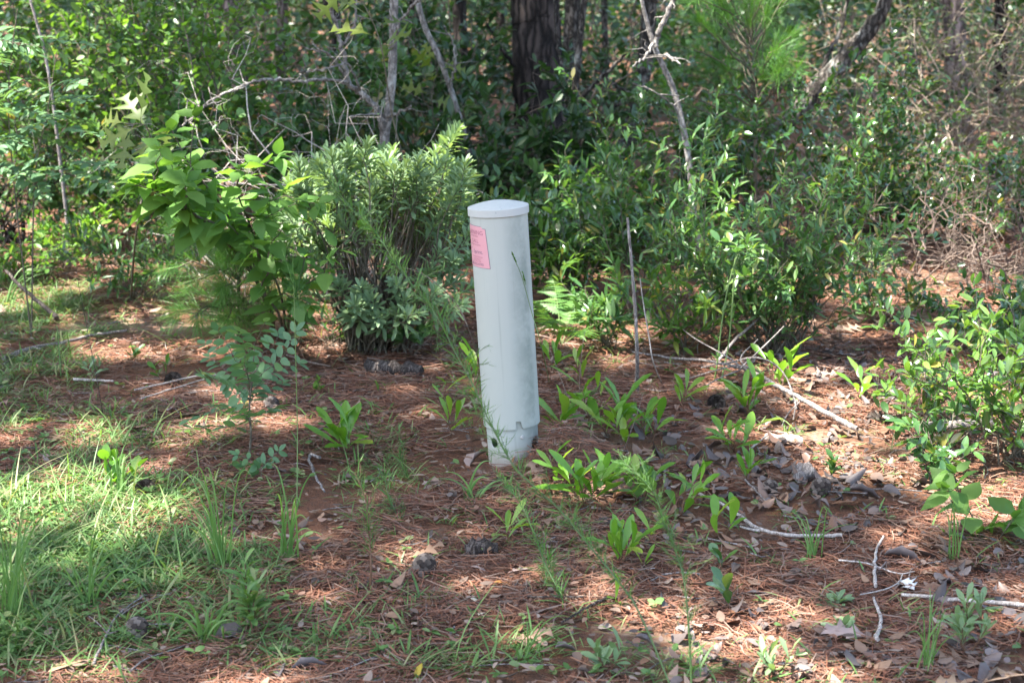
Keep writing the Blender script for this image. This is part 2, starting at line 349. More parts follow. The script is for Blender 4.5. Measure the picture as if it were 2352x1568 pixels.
# ------------------------------------------------------------------ ground
def axis(lo, hi, fine, a, b, grow=1.18):
    v = list(np.arange(lo, hi + 1e-6, fine)); s = fine
    while v[-1] < b: s *= grow; v.append(v[-1] + s)
    s = fine
    while v[0] > a: s *= grow; v.insert(0, v[0] - s)
    return np.array(v)
gx = axis(-3.6, 3.6, .045, -420, 420); gy = axis(2.4, 9.5, .045, -420, 620)
X, Y = np.meshgrid(gx, gy); Z = ground_h(X, Y)
Z += .012 * (vnoise(X * 17, Y * 17, 8) - .5) * (np.hypot(X, Y - 5) < 8)
far = np.clip((np.hypot(X, Y - 6) - 30) / 200, 0, 1); Z = Z * (1 - far)
b = MB(); nx = len(gx); ny = len(gy)
i = (np.arange(ny - 1)[:, None] * nx + np.arange(nx - 1)[None]).ravel()
b.add(np.stack([X.ravel(), Y.ravel(), Z.ravel()], 1), np.stack([i, i + 1, i + nx + 1, i + nx], 1))
m, t = newmat('forest_floor'); tc = t.nodes.new('ShaderNodeTexCoord'); co = tc.outputs['Object']
n1 = noise(t, 1.6, 5, .65, co); n2 = noise(t, 26, 6, .7, co); n3 = noise(t, 110, 3, .7, co, 1.5)
mp = t.nodes.new('ShaderNodeMapping'); mp.inputs['Scale'].default_value = (1, .25, 1); mp.inputs['Rotation'].default_value = (0, 0, .6); t.links.new(co, mp.inputs[0])
n4 = noise(t, 160, 3, .7, mp.outputs[0], .6)
c = ramp(t, n3, [(.045, .026, .018), (.135, .066, .04), (.22, .105, .06), (.29, .175, .115)], [.25, .45, .6, .78])
c = mixc(t, ramp(t, n4, [(0, 0, 0), (1, 1, 1)], [.5, .7]), c, (.23, .10, .055))
c = mixc(t, ramp(t, n2, [(0, 0, 0), (.8, .8, .8)], [.5, .7]), c, (.10, .075, .06))
sand = math_(t, 'MULTIPLY', math_(t, 'MULTIPLY', ramp(t, n1, [(0, 0, 0), (1, 1, 1)], [.52, .64]), 1.), ramp(t, n2, [(0, 0, 0), (1, 1, 1)], [.38, .6]))
c = mixc(t, sand, c, (.33, .24, .17))
p = principled(t, c, .9, .15, math_(t, 'ADD', n3, n2), .8, .02); out(t, p.outputs[0])
ground = b.build('ground', m); tag(ground, 'forest floor of brown pine straw and sandy soil', None, None, 'structure')

# ------------------------------------------------------------------ loose straw, leaf crumbs, short grass: nobody could count them
rs = np.random.RandomState(11)
def frustum_pts(n, y0, y1, pad=.35, power=1.):
    y = y0 + (y1 - y0) * rs.rand(n) ** power
    x = (rs.rand(n) * 2 - 1) * (y * .335 + pad)
    return x, y
def straw(n, y0, y1, L, wd, seed, power=1.):
    x, y = frustum_pts(n, y0, y1, .5, power)
    keep = vnoise(x * 1.7, y * 1.7, 21) * .6 + vnoise(x * 5, y * 5, 22) * .5 > .36 + .2 * rs.rand(len(x))
    keep &= (np.hypot(x - .005, y - 5.03) > .10)
    x = x[keep]; y = y[keep]; N = len(x)
    az = rs.rand(N) * 2 * pi; curl = rs.randn(N) * .9; ln = L * (.45 + .75 * rs.rand(N)); lift = rs.rand(N) ** 2 * .02 + .003; tilt = rs.randn(N) * .10
    S = 4; tt = np.linspace(-.5, .5, S)
    pts = np.zeros((N, S, 3)); a = az[:, None] + curl[:, None] * tt[None]
    pts[..., 0] = x[:, None] + ln[:, None] * tt * np.cos(a); pts[..., 1] = y[:, None] + ln[:, None] * tt * np.sin(a)
    pts[..., 2] = np.maximum(ground_h(pts[..., 0], pts[..., 1]) + .002, ground_h(x, y)[:, None] + lift[:, None] + tilt[:, None] * ln[:, None] * tt)
    side = np.stack([-np.sin(a), np.cos(a), 0 * a], -1) * (wd * (.7 + .6 * rs.rand(N)))[:, None, None] / 2
    side[..., 2] += (rs.rand(N)[:, None] - .5) * wd * .9
    side[:, -1] *= .3
    V = np.stack([pts - side, pts + side], 2).reshape(-1, 3)
    base = (np.arange(N) * S * 2)[:, None, None]; k = np.arange(S - 1)[None, :, None] * 2
    f = (base + k + np.array([0, 1, 3, 2])[None, None]).reshape(-1, 4)
    mb = MB(); mb.add(V, f); return mb
a1 = straw(145000, 2.6, 6.2, .14, .0021, 1); a2 = straw(70000, 6.2, 12, .16, .0032, 2)
mb = MB(); mb.add(np.concatenate(a1.v), np.concatenate(a1.f)); mb.add(np.concatenate(a2.v), np.concatenate(a2.f))
o = mb.build('pine_straw', M['straw'], smooth=False); tag(o, 'rust brown fallen pine needles strewn over the ground', None, None, 'stuff')

def flat_leaves(mb, n, y0, y1, size, tpl, wid=1., seed=0, thr=.45, power=1.):
    x, y = frustum_pts(n, y0, y1, .4, power)
    right = np.clip(.62 + .25 * x / (y * .33), .25, 1)
    k = (vnoise(x * 1.3 + 3, y * 1.3, 40 + seed) * .7 + .5 * vnoise(x * 4, y * 4, 41 + seed) > thr + .1 * rs.rand(n)) & (rs.rand(n) < right) & (np.hypot(x - .005, y - 5.03) > .12)
    x = x[k]; y = y[k]; N = len(x); az = rs.rand(N) * 2 * pi
    pos = np.stack([x, y, ground_h(x, y) + .012 + .014 * rs.rand(N)], 1)
    d = np.stack([np.cos(az), np.sin(az), .12 * rs.randn(N)], 1); nr = np.array((0, 0, 1.)) + .24 * rs.randn(N, 3)
    place(mb, tpl, pos, d, nr, size * (.5 + .8 * rs.rand(N)), wid * (.7 + .5 * rs.rand(N)), 0, 1.1 * rs.randn(N))
mb = MB()
flat_leaves(mb, 5200, 2.8, 7, .032, ELLIP, 1.2, 0, .48); flat_leaves(mb, 2300, 2.8, 7, .043, OVATE, .8, 1, .5)
flat_leaves(mb, 5000, 2.8, 7, .018, ELLIP, 1.6, 2, .4); flat_leaves(mb, 340, 3, 8, .09, LOBED, 1., 3, .5)
flat_leaves(mb, 3500, 7, 16, .07, OVATE, .9, 4, .4)
# dark curled leaves and bark crumbs are thickest in the right half
x, y = frustum_pts(5000, 3, 6.6, .3); k = (vnoise(x * 2.2, y * 2.2, 47) > .5) & (x > .25 + .2 * rs.rand(len(x))); x = x[k]; y = y[k]; N = len(x); az = rs.rand(N) * 6.3
place(mb, leaf_tpl([0, .15, .5, .85, 1], [0, .2, .3, .18, 0], .5, .3), np.stack([x, y, ground_h(x, y) + .012 + .014 * rs.rand(N)], 1), np.stack([np.cos(az), np.sin(az), .15 * rs.randn(N)], 1), np.array((0, 0, 1.)) + .35 * rs.randn(N, 3), .022 + .04 * rs.rand(N) ** 2, 1.1, 1, 1.5 * rs.randn(N))
o = mb.build('leaf_litter', [M['litter'], M['darklitter']]); tag(o, 'small grey and brown dead leaves and crumbs on the straw', None, None, 'stuff')
# thin dead twiglets lying everywhere
mb = MB()
for k in range(420):
    y = 3.0 + 6 * rs.rand() ** 1.2; x = (rs.rand() * 2 - 1) * (y * .33 + .3)
    if math.hypot(x, y - 5.03) < .25: continue
    a = rs.rand() * 6.3; L = .05 + .16 * rs.rand() ** 2; tt = np.linspace(-.5, .5, 4); aa = a + rs.randn() * .7 * tt
    px = x + L * tt * np.cos(aa); py = y + L * tt * np.sin(aa)
    tube(mb, np.stack([px, py, ground_h(px, py) + .008 + .012 * rs.rand()], 1), .0012 + .0016 * rs.rand(), 4)
o = mb.build('twig_litter', M['stick']); tag(o, 'short thin dead twigs scattered over the straw', None, None, 'stuff')

# short grass: density by where it grows in the clearing
GZONES = [(120, 1300, 300, 190, 1.), (300, 1210, 260, 110, .9), (80, 1130, 170, 110, .8), (430, 1330, 210, 130, .75), (150, 1450, 260, 90, .55), (60, 720, 150, 70, .8),
          (330, 700, 70, 24, .3), (80, 860, 150, 70, .5), (310, 990, 150, 60, .42), (480, 1000, 90, 50, .3), (790, 1450, 160, 60, .32), (900, 1390, 90, 50, .2),
          (1230, 1490, 110, 50, .25), (60, 960, 90, 50, .4), (200, 760, 120, 40, .3), (420, 1440, 160, 70, .4), (600, 1480, 160, 70, .4), (900, 1010, 90, 40, .22), (880, 1090, 120, 50, .2), (1750, 1540, 180, 40, .3),
          (1000, 1530, 150, 30, .25), (1480, 1530, 120, 30, .22), (560, 1180, 120, 60, .35), (40, 650, 60, 20, .5), (520, 1100, 100, 50, .3)]
_G = []
for px, py, rx, ry, w in GZONES:
    c = G(px, py); a = G(px + rx, py); b0 = G(px, py + ry); b1 = G(px, py - ry); _G.append((c[0], c[1], abs(a[0] - c[0]), abs(b1[1] - b0[1]) / 2, w))
def gdens(x, y):
    d = np.zeros(x.shape) + .018
    for cx, cy_, rx, ry, w in _G: d = np.maximum(d, w * np.clip(1.5 - 1.2 * (((x - cx) / rx) ** 2 + ((y - cy_) / ry) ** 2), 0, 1))
    return d * (.25 + 1.2 * np.clip(vnoise(x * 5.5, y * 5.5, 51) * 1.5 - .35, 0, 1))
mb = MB()
x, y = frustum_pts(85000, 2.7, 8.6, .4)
k = rs.rand(len(x)) < gdens(x, y); x = x[k]; y = y[k]
nb = 7                                                       # blades of a tuft
cx = np.repeat(x, nb) + .016 * rs.randn(len(x) * nb); cyy = np.repeat(y, nb) + .016 * rs.randn(len(x) * nb); N = len(cx)
az = rs.rand(N) * 2 * pi; el = np.abs(.62 + .3 * rs.randn(N))
d = np.stack([np.cos(az) * np.cos(el), np.sin(az) * np.cos(el), np.sin(el)], 1)
sz = .03 + .045 * rs.rand(N) ** 2 + np.repeat(.03 * rs.rand(len(x)) ** 2, nb)
side = np.stack([-np.sin(az), np.cos(az), 0 * az], 1)
nr = -np.cross(side, d)
place(mb, BLADE, np.stack([cx, cyy, ground_h(cx, cyy) + .001], 1), d, nr, sz, .9 + 1. * rs.rand(N), 0, (.25 + .8 * rs.rand(N)) * np.sin(el) / .55)
# longer thin blades standing over the mat at the left
x, y = frustum_pts(16000, 2.7, 7, .4); k = rs.rand(len(x)) < .34 * gdens(x, y) * np.clip(-x * 1.2 - .1, 0, 1); x = x[k]; y = y[k]; N = len(x)
az = rs.rand(N) * 2 * pi; el = np.clip(1.0 + .25 * rs.randn(N), .3, 1.5); d = np.stack([np.cos(az) * np.cos(el), np.sin(az) * np.cos(el), np.sin(el)], 1); side = np.stack([-np.sin(az), np.cos(az), 0 * az], 1)
place(mb, leaf_tpl([0, .15, .3, .45, .6, .75, .9, 1], [0, .011, .012, .012, .011, .009, .005, 0], .3, .55), np.stack([x, y, ground_h(x, y)], 1), d, -np.cross(side, d), .10 + .13 * rs.rand(N), .85, 0, .4 + .9 * rs.rand(N))
# broader low forb leaves between the blades
x, y = frustum_pts(26000, 2.7, 7.5, .4)
k = rs.rand(len(x)) < .8 * gdens(x + .3, y); x = x[k]; y = y[k]; N0 = len(x)
cx = np.repeat(x, 4); cyy = np.repeat(y, 4); N = len(cx); az = rs.rand(N) * 6.3; el = .5 * rs.rand(N)
d = np.stack([np.cos(az) * np.cos(el), np.sin(az) * np.cos(el), np.sin(el)], 1)
place(mb, ELLIP, np.stack([cx, cyy, ground_h(cx, cyy) + .012 + np.repeat(.02 * rs.rand(N0), 4)], 1), d, np.array((0, 0, 1.)) + .3 * rs.randn(N, 3), .012 + .018 * rs.rand(N), 1.2 + .5 * rs.rand(N), 0)
o = mb.build('grass', M['grass']); tag(o, 'short green grass and low weeds of the clearing', None, None, 'stuff')
# ------------------------------------------------------------------ the marker post (cable pedestal)
base = np.array((.008, 5.03, 0.))
post = thing('cable_pedestal', 'pale grey-green plastic cable marker post with domed cap, leaning left', 'utility post', base)
post.rotation_euler = (radians(-.5), radians(-3.5), 0)
m, t = newmat('weathered_pale_plastic'); tc = t.nodes.new('ShaderNodeTexCoord'); co = tc.outputs['Object']
sep = t.nodes.new('ShaderNodeSeparateXYZ'); t.links.new(co, sep.inputs[0])
n1 = noise(t, 9, 6, .7, co); n2 = noise(t, 55, 4, .7, co); n3 = noise(t, 2.2, 3, .6, co)
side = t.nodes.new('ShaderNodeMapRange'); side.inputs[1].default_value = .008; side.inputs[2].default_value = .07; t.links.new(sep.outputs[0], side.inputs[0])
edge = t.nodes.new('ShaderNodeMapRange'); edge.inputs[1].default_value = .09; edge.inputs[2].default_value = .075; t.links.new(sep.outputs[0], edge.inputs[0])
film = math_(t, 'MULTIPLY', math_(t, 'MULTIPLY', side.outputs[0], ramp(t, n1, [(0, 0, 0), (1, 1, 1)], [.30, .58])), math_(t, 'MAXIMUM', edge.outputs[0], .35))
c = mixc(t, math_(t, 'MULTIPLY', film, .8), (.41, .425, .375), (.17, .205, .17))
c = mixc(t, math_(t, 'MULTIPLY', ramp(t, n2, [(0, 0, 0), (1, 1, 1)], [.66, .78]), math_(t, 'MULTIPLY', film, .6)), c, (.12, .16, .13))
c = mixc(t, math_(t, 'MULTIPLY', n3, .22), c, (.36, .375, .32))
mp = t.nodes.new('ShaderNodeMapping'); mp.inputs['Scale'].default_value = (60, 60, 14); t.links.new(co, mp.inputs[0])
sc = noise(t, 1, 2, .5, mp.outputs[0])
c = mixc(t, math_(t, 'MULTIPLY', ramp(t, sc, [(0, 0, 0), (1, 1, 1)], [.72, .77]), .5), c, (.30, .35, .36))
mp2 = t.nodes.new('ShaderNodeMapping'); mp2.inputs['Scale'].default_value = (46, 46, 1.6); t.links.new(co, mp2.inputs[0])
dr = noise(t, 1, 3, .6, mp2.outputs[0])
c = mixc(t, math_(t, 'MULTIPLY', ramp(t, dr, [(0, 0, 0), (1, 1, 1)], [.58, .72]), .28), c, (.22, .25, .21))
low = t.nodes.new('ShaderNodeMapRange'); low.inputs[1].default_value = .09; low.inputs[2].default_value = .0; t.links.new(sep.outputs[2], low.inputs[0])
c = mixc(t, math_(t, 'MULTIPLY', math_(t, 'MULTIPLY', low.outputs[0], n1), 1.3), c, (.26, .17, .11))
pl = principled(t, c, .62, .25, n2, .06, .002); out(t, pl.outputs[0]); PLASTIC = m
m, t = newmat('weathered_cap_plastic'); tc = t.nodes.new('ShaderNodeTexCoord'); n1 = noise(t, 22, 6, .75, tc.outputs['Object']); n2 = noise(t, 70, 3, .6, tc.outputs['Object'])
c = mixc(t, ramp(t, n1, [(0, 0, 0), (.35, .35, .35)], [.5, .75]), (.44, .45, .415), (.26, .28, .26)); c = mixc(t, ramp(t, n2, [(0, 0, 0), (.5, .5, .5)], [.64, .75]), c, (.22, .25, .25))
pl = principled(t, c, .72, .2, n2, .05, .002); out(t, pl.outputs[0]); CAPM = m

def ring_surface(mb, th, rz, closed=True, m=0):
    """th: angles; rz: list of (radius, z or array of z)"""
    n = len(th); rows = []
    for r, z in rz:
        z = np.broadcast_to(z, (n,)); rows.append(np.stack([r * np.sin(th), -r * np.cos(th), z], 1))
    v = np.concatenate(rows); k = np.arange(n if closed else n - 1); k2 = (k + 1) % n
    f = np.concatenate([np.stack([j * n + k, j * n + k2, (j + 1) * n + k2, (j + 1) * n + k], 1) for j in range(len(rz) - 1)])
    mb.add(v, f, m)
TH = np.sort(np.concatenate([np.linspace(-180, 180, 121)[:-1], [9.0, 9.1, 15.0, 16.5, 17, 18.5, 19.5, 20.5, 22, 23.5]])) ; TH = np.unique(TH)
thr = np.radians(TH)
# lower pipe with two round holes
mb = MB(); nz = 130; ths = np.radians(np.arange(0, 360, 1.6)); zz = np.linspace(-.10, .30, nz); R0 = .083
TT, ZZ = np.meshgrid(ths, zz); nT = len(ths)
holes = [(radians(-46), .093, .0155), (radians(62), .078, .021)]
dead = np.zeros(TT.shape, bool)
for a, z, r in holes:
    dx = ((TT - a + pi) % (2 * pi) - pi) * R0; dz = ZZ - z; q = np.hypot(dx, dz)
    inn = q < r; dead |= inn
    ringm = (q >= r) & (q < r + .0042); s_ = r / np.maximum(q, 1e-6)
    TT = np.where(ringm, a + dx * s_ / R0, TT); ZZ = np.where(ringm, z + dz * s_, ZZ)
v = np.stack([R0 * np.sin(TT), -R0 * np.cos(TT), ZZ], -1).reshape(-1, 3)
j, k = np.meshgrid(np.arange(nz - 1), np.arange(nT), indexing='ij'); k2 = (k + 1) % nT
f = np.stack([j * nT + k, j * nT + k2, (j + 1) * nT + k2, (j + 1) * nT + k], -1).reshape(-1, 4)
f = f[~dead.ravel()[f].any(1)]
mb.add(v, f)
lower = mb.build('lower_pipe', PLASTIC, post)
sol = lower.modifiers.new('wall', 'SOLIDIFY'); sol.thickness = .004; sol.offset = -1
# sleeve with bayonet notch
zb = np.full(len(TH), .142)
zb = np.where((TH >= 9.05) & (TH < 19.8), .168, zb)
zb = np.where((TH > 15.5) & (TH < 19.8), .170 - .004 * np.abs(TH - 17.5), zb)
zb = np.where((TH >= 19.8) & (TH < 21), .158, zb); zb = np.where((TH >= 21) & (TH < 23), .148, zb); zb = np.where((TH >= 23) & (TH < 25), .1435, zb)
R1 = .0915; mb = MB()
ring_surface(mb, thr, [(R1 - .0045, .80), (R1 - .0045, zb)]); ring_surface(mb, thr, [(R1 - .0045, zb), (R1, zb)])
ring_surface(mb, thr, [(R1, zb), (R1, .2), (R1, .3), (R1, .4), (R1, .5), (R1, .6), (R1, .7), (R1, .826)])
sleeve = mb.build('sleeve', PLASTIC, post)
# cap
mb = MB(); th = np.radians(np.linspace(-180, 180, 97)[:-1]); R2 = .0965
prof = [(R1 - .002, .8245), (R2 - .001, .8245), (R2, .8255), (R2, .8475), (R2 - .0012, .849)]
for q in np.linspace(0, 1, 12)[1:]: prof.append(((R2 - .0012) * (1 - q) + .0005, .849 + .0175 * (1 - (1 - q) ** 1.75)))
for j in ((0, 2), (1, 3), (2, 4), (3, 5), (4, len(prof))): ring_surface(mb, th, prof[j[0]:j[1]])
mb.build('cap', CAPM, post)
# screw
mb = MB(); a = radians(22); nrm = np.array((sin(a), -cos(a), 0)); c0 = nrm * R0 + np.array((0, 0, .112))
tube(mb, [c0 - nrm * .002, c0 + nrm * .003, c0 + nrm * .0045], [.0062, .0062, .0045], 8)
m, t = newmat('dull_screw_head'); pl = principled(t, (.42, .40, .36), .5, .5); out(t, pl.outputs[0]); mb.build('screw', m, post)
# sticker wrapped round the sleeve, skewed a little
m, t = newmat('faded_pink_sticker'); tc = t.nodes.new('ShaderNodeTexCoord'); n1 = noise(t, 30, 4, .6, tc.outputs['Object'])
pl = principled(t, mixc(t, n1, (.64, .29, .30), (.60, .32, .345)), .45, .4); out(t, pl.outputs[0]); PINK = m
m, t = newmat('dark_sticker_edge'); pl = principled(t, (.17, .16, .19), .6, .3); out(t, pl.outputs[0]); DARK = m
m, t = newmat('faded_print'); pl = principled(t, (.34, .13, .18), .6, .3); out(t, pl.outputs[0]); INK = m
m, t = newmat('dark_print'); pl = principled(t, (.20, .12, .17), .6, .3); out(t, pl.outputs[0]); INK2 = m
LW, LH, LZ, LT = .104, .130, .668, radians(-94); SK = .075
def wrap(u, w, lift):                  # u across the sticker, w up it
    th_ = LT + (u - SK * w + .010) / R1; r = R1 + lift
    return np.stack([r * np.sin(th_), -r * np.cos(th_), LZ + w - .06 * (u - LW / 2)], -1)
def patch(mb, e, lift):
    U, V_ = np.meshgrid(np.linspace(-e, LW + e, 25), np.linspace(-e, LH + e, 15))
    cut = np.maximum(0, (U - (LW - .012)) + (V_ - (LH - .007)) * 1.3 - e * 1.6); cut = np.where((U > LW - .012) & (V_ > LH - .012), np.minimum(cut, .008), 0)
    v = wrap(U, V_ - cut * .8, lift).reshape(-1, 3); n_ = 25; kk = (np.arange(14)[:, None] * n_ + np.arange(24)[None]).ravel()
    mb.add(v, np.stack([kk, kk + 1, kk + n_ + 1, kk + n_], 1))
mb = MB(); patch(mb, .0014, .0006); edge_o = mb.build('sticker', DARK, post)
edge_o['label'] = 'faded pink warning sticker wrapped round the post'
mb = MB(); patch(mb, 0, .0012); mb.build('sticker_face', PINK, edge_o)
def lettering(text, u, w, size, mat, name='lettering', al='CENTER'):
    cu = bpy.data.curves.new(name, 'FONT'); cu.body = text; cu.size = size; cu.align_x = al
    ob = bpy.data.objects.new(name, cu); COL.objects.link(ob)
    me = bpy.data.meshes.new_from_object(ob.evaluated_get(bpy.context.evaluated_depsgraph_get()))
    bpy.data.objects.remove(ob)
    vs = np.array([tuple(v_.co) for v_ in me.vertices]); vs = wrap(vs[:, 0] + u, vs[:, 1] + w, .0017)
    me.vertices.foreach_set('co', vs.astype(np.float32).ravel()); me.update(); me.materials.clear(); me.materials.append(mat)
    o_ = bpy.data.objects.new(name, me); COL.objects.link(o_); o_.parent = edge_o
for tx, u, w, s_, mt in (('WARNING', .050, .104, .0185, INK), ('BURIED CABLE', .052, .096, .0065, INK), ('CALL', .054, .078, .0155, INK), ('BEFORE DIGGING', .054, .069, .0065, INK),
                         ('Sprint.', .064, .044, .0165, INK2), ('IN CASE OF DAMAGE', .056, .031, .0055, INK), ('CALL COLLECT', .056, .024, .0055, INK), ('OR TOLL FREE', .056, .0175, .0055, INK),
                         ('800-432-4770', .050, .006, .0115, INK2)):
    lettering(tx, u, w, s_, mt)
mb = MB()                                 # two small wedges beside the name
for dw, s_ in ((.0105, 1), (.0, -1)):
    mb.add(wrap(np.array([.0285, .0335, .031]), np.array([.046 + dw, .046 + dw, .046 + dw + .0045 * s_]), .0017), [(0, 1, 2)] if s_ > 0 else [(0, 2, 1)])
mb.build('emblem', INK2, edge_o)
# ------------------------------------------------------------------ trees whose trunks the photo shows
TREES = []
def px_r(w, pt): return w / 2 / (W0 * FOC) * math.sqrt(pt[0] ** 2 + pt[1] ** 2 + (EYE - pt[2]) ** 2)
def tree(name, label, cat, y, line, widths, mat, height, seed, branches=(), sides=14, jit=.06, group=None, shade_crown=True, root=None):
    """line: picture points from low to high at depth y; the trunk goes on upwards to `height`"""
    rng = np.random.RandomState(seed)
    pts = np.array([P(px, py, y + (0 if len(l) < 1 else l[0])) for px, py, *l in line]); rad = np.array([px_r(w, p) for w, p in zip(widths, pts)])
    g0 = float(ground_h(pts[0][0], pts[0][1]))
    if pts[0][2] > g0 + .03:                                  # down to the ground
        d = pts[0] - pts[1]; d = d / max(-d[2], .3); q = pts[0] + d * (pts[0][2] - g0) * .8; q[2] = float(ground_h(q[0], q[1]))
        pts = np.vstack([q, pts]); rad = np.concatenate([[rad[0] * 1.2], rad])
    b0 = pts[0].copy(); b0[2] = float(ground_h(b0[0], b0[1])); pts[0][2] = min(pts[0][2], b0[2]) - .05
    d = unit(pts[-1] - pts[-2]); d = unit(d + np.array((0, 0, .8)))
    hs = np.linspace(pts[-1][2], height, 7)[1:]; ext = []; q = pts[-1].copy(); r_ = rad[-1]; re = []
    for k, hh in enumerate(hs):
        q = q + d / d[2] * (hh - q[2]) + np.array((*(rng.randn(2) * .04), 0)); ext.append(q.copy()); re.append(r_ * (1 - .8 * (k + 1) / 7))
    root = thing(name, label, cat, b0, group)
    allp = smoothline(np.vstack([pts, ext]), 9); allr = np.interp(np.linspace(0, 1, len(allp)), np.linspace(0, 1, len(pts) + 6), np.concatenate([rad, re]))
    mb = MB(); tube(mb, allp - b0, allr, sides, 0, jit, rng); mb.build('trunk', mat, root)
    if branches:
        for bl, w0, w1 in branches:
            mb = MB()
            bp = np.array([P(px, py, y + (l[0] if l else 0)) for px, py, *l in bl]); bp = smoothline(bp, 8); n = len(bp)
            bp = bp + rng.randn(n, 3) * .004
            tube(mb, bp - b0, np.linspace(px_r(w0, bp[0]), px_r(w1, bp[-1]), n), 6, 0, .1, rng)
            for _ in range(int(n / 5)):                       # side twigs
                k = rng.randint(n // 4, n); dd = unit(rng.randn(3) + np.array((0, 0, .3))); L = .06 + .18 * rng.rand()
                tube(mb, bendline(rng, bp[k], bp[k] + dd * L, .1, .05, 5) - b0, np.linspace(.004, .0012, 5), 4)
            mb.build('branch', mat, root)
    if shade_crown and name in ('pine_tree', 'oak_tree', 'woodland_tree'): TREES.append((root, b0, np.array(ext), seed))
    return root, b0

tree('pine_tree', 'thickest dark furrowed pine trunk standing behind the post', 'tree', 11.6, [(1246, 440), (1244, 330), (1236, 200), (1232, 60), (1230, -40)], [138, 122, 113, 109, 107], M["pine"], 13, 1,
     [([(1262, 330, -.2), (1290, 290, -.3), (1330, 275, -.4)], 10, 4), ([(1180, 150, -.2), (1150, 110, -.3), (1120, 60, -.4)], 10, 5)], 36, .05)
tree('pine_tree', 'reddish pine trunk half hidden by round green leaves at the left', 'tree', 12.6, [(556, 395), (552, 250), (543, 140), (535, 40), (530, -30)], [50, 46, 44, 42, 42], M['pinelight'], 13, 2, (), 24, .06)
tree('pine_tree', 'slim dark pine trunk leaning behind the grey forked tree', 'tree', 12.2, [(818, 400), (806, 270), (782, 130), (760, 0), (752, -40)], [34, 32, 30, 30, 30], M['pine'], 13, 3, (), 20, .06)
tree('oak_tree', 'dark crooked oak trunk leaning right, just right of the thick pine', 'tree', 12.4, [(1420, 400), (1440, 320), (1465, 230), (1484, 120), (1492, 0), (1500, -40)], [60, 48, 38, 36, 34, 34], M['oak'], 11, 4,
     [([(1450, 290, -.1), (1410, 350, -.5), (1370, 420, -.9)], 9, 5), ([(1465, 225, 0), (1420, 200, -.3), (1370, 160, -.5)], 10, 5)], 16, .08)
tree('oak_tree', 'small lichen covered oak with a kinked trunk beside the thick pine', 'tree', 10.2, [(1296, 480), (1312, 420), (1344, 372), (1338, 320), (1320, 262), (1326, 150), (1342, 0), (1346, -40)], [34, 32, 26, 24, 20, 17, 14, 14], M['oak'], 10, 5,
     [([(1340, 320, 0), (1370, 290, -.1), (1420, 240, -.3), (1470, 215, -.4)], 12, 5), ([(1322, 262, 0), (1350, 210, -.1), (1400, 160, -.2), (1440, 120, -.3)], 14, 6),
      ([(1344, 370, 0), (1385, 330, -.3), (1450, 290, -.5)], 10, 5), ([(1322, 240, 0), (1298, 180, .1), (1280, 100, .2), (1274, 0, .2)], 9, 5)], 12, .1)
tree('oak_tree', 'rough grey oak trunk slanting up to the right over the tan thicket', 'tree', 10.8, [(1690, 410), (1722, 345), (1790, 292), (1850, 240), (1880, 200), (1945, 130), (2005, 55), (2040, -30)], [30, 38, 42, 44, 46, 40, 34, 30], M['oak'], 11, 6,
     [([(1880, 200, 0), (1900, 130, .1), (1935, 60, .2), (1950, -20, .2)], 12, 6)], 16, .08)
tree('pine_tree', 'blurred pine trunk in the thicket at the far right', 'tree', 14.5, [(2204, 330), (2200, 230), (2194, 120), (2190, 0), (2188, -40)], [56, 50, 48, 46, 46], M['pinelight'], 13, 7, (), 20, .06)
tree('sapling_tree', 'slender pale grey sapling forking near the top, right of the post', 'tree', 8.1, [(1608, 655), (1602, 560), (1592, 470), (1582, 370), (1568, 290), (1548, 210), (1522, 150), (1502, 105), (1486, 50), (1470, -30)], [13, 13, 14, 14, 14, 14, 13, 13, 10, 9], M['palebark'], 4.5, 8,
     [([(1503, 107, 0), (1520, 60, 0), (1548, 0, 0), (1560, -40, 0)], 13, 10), ([(1500, 100, -.02), (1482, 130, -.15), (1455, 152, -.25)], 9, 4), ([(1512, 130, 0), (1535, 128, -.1), (1560, 148, -.2)], 8, 4),
      ([(1572, 300, 0), (1545, 240, -.1), (1500, 210, -.2)], 5, 3)], 10, .06, None)
tree('grey_tree', 'pale grey forked small tree with bare branches behind the silvery bush', 'tree', 8.6, [(888, 600), (886, 400), (884, 315), (893, 250), (901, 170), (903, 90), (905, 0), (906, -40)], [28, 25, 23, 21, 20, 19, 19, 19], M['palebark'], 5.5, 9,
     [([(880, 310, 0), (868, 255, -.05), (832, 215, -.1), (800, 190, -.15), (790, 130, -.2), (776, 80, -.2), (760, 20, -.25), (735, -20, -.3)], 17, 8),
      ([(800, 190, -.15), (740, 183, -.3), (690, 186, -.4), (610, 183, -.5), (545, 200, -.6), (490, 228, -.7), (455, 255, -.8), (420, 290, -.9)], 8, 5),
      ([(885, 268, 0), (915, 258, -.1), (945, 246, -.2)], 9, 4), ([(800, 190, -.15), (770, 140, -.2), (742, 120, -.3), (700, 110, -.3)], 8, 4),
      ([(903, 120, 0), (915, 60, -.1), (925, 40, -.1), (965, 0, -.2)], 9, 6), ([(786, 110, -.2), (812, 60, -.2), (818, 0, -.2)], 7, 5),
      ([(880, 266, 0), (850, 262, -.2), (800, 268, -.3)], 6, 3), ([(832, 215, -.1), (800, 150, -.3), (740, 160, -.5), (690, 165, -.6)], 6, 3)], 12, .08)
tree('grey_tree', 'thin grey trunk slanting down between the silvery bush and thick pine', 'tree', 9.4, [(1094, 470), (1090, 400), (1074, 330), (1050, 250), (1030, 190), (1005, 124), (975, 60), (955, -10), (945, -40)], [13, 13, 13, 13, 13, 14, 14, 14, 14], M['palebark'], 4.5, 10,
     [([(1034, 200, 0), (1046, 150, -.1), (1040, 100, -.1), (1020, 60, -.2)], 7, 4)], 8, .06)
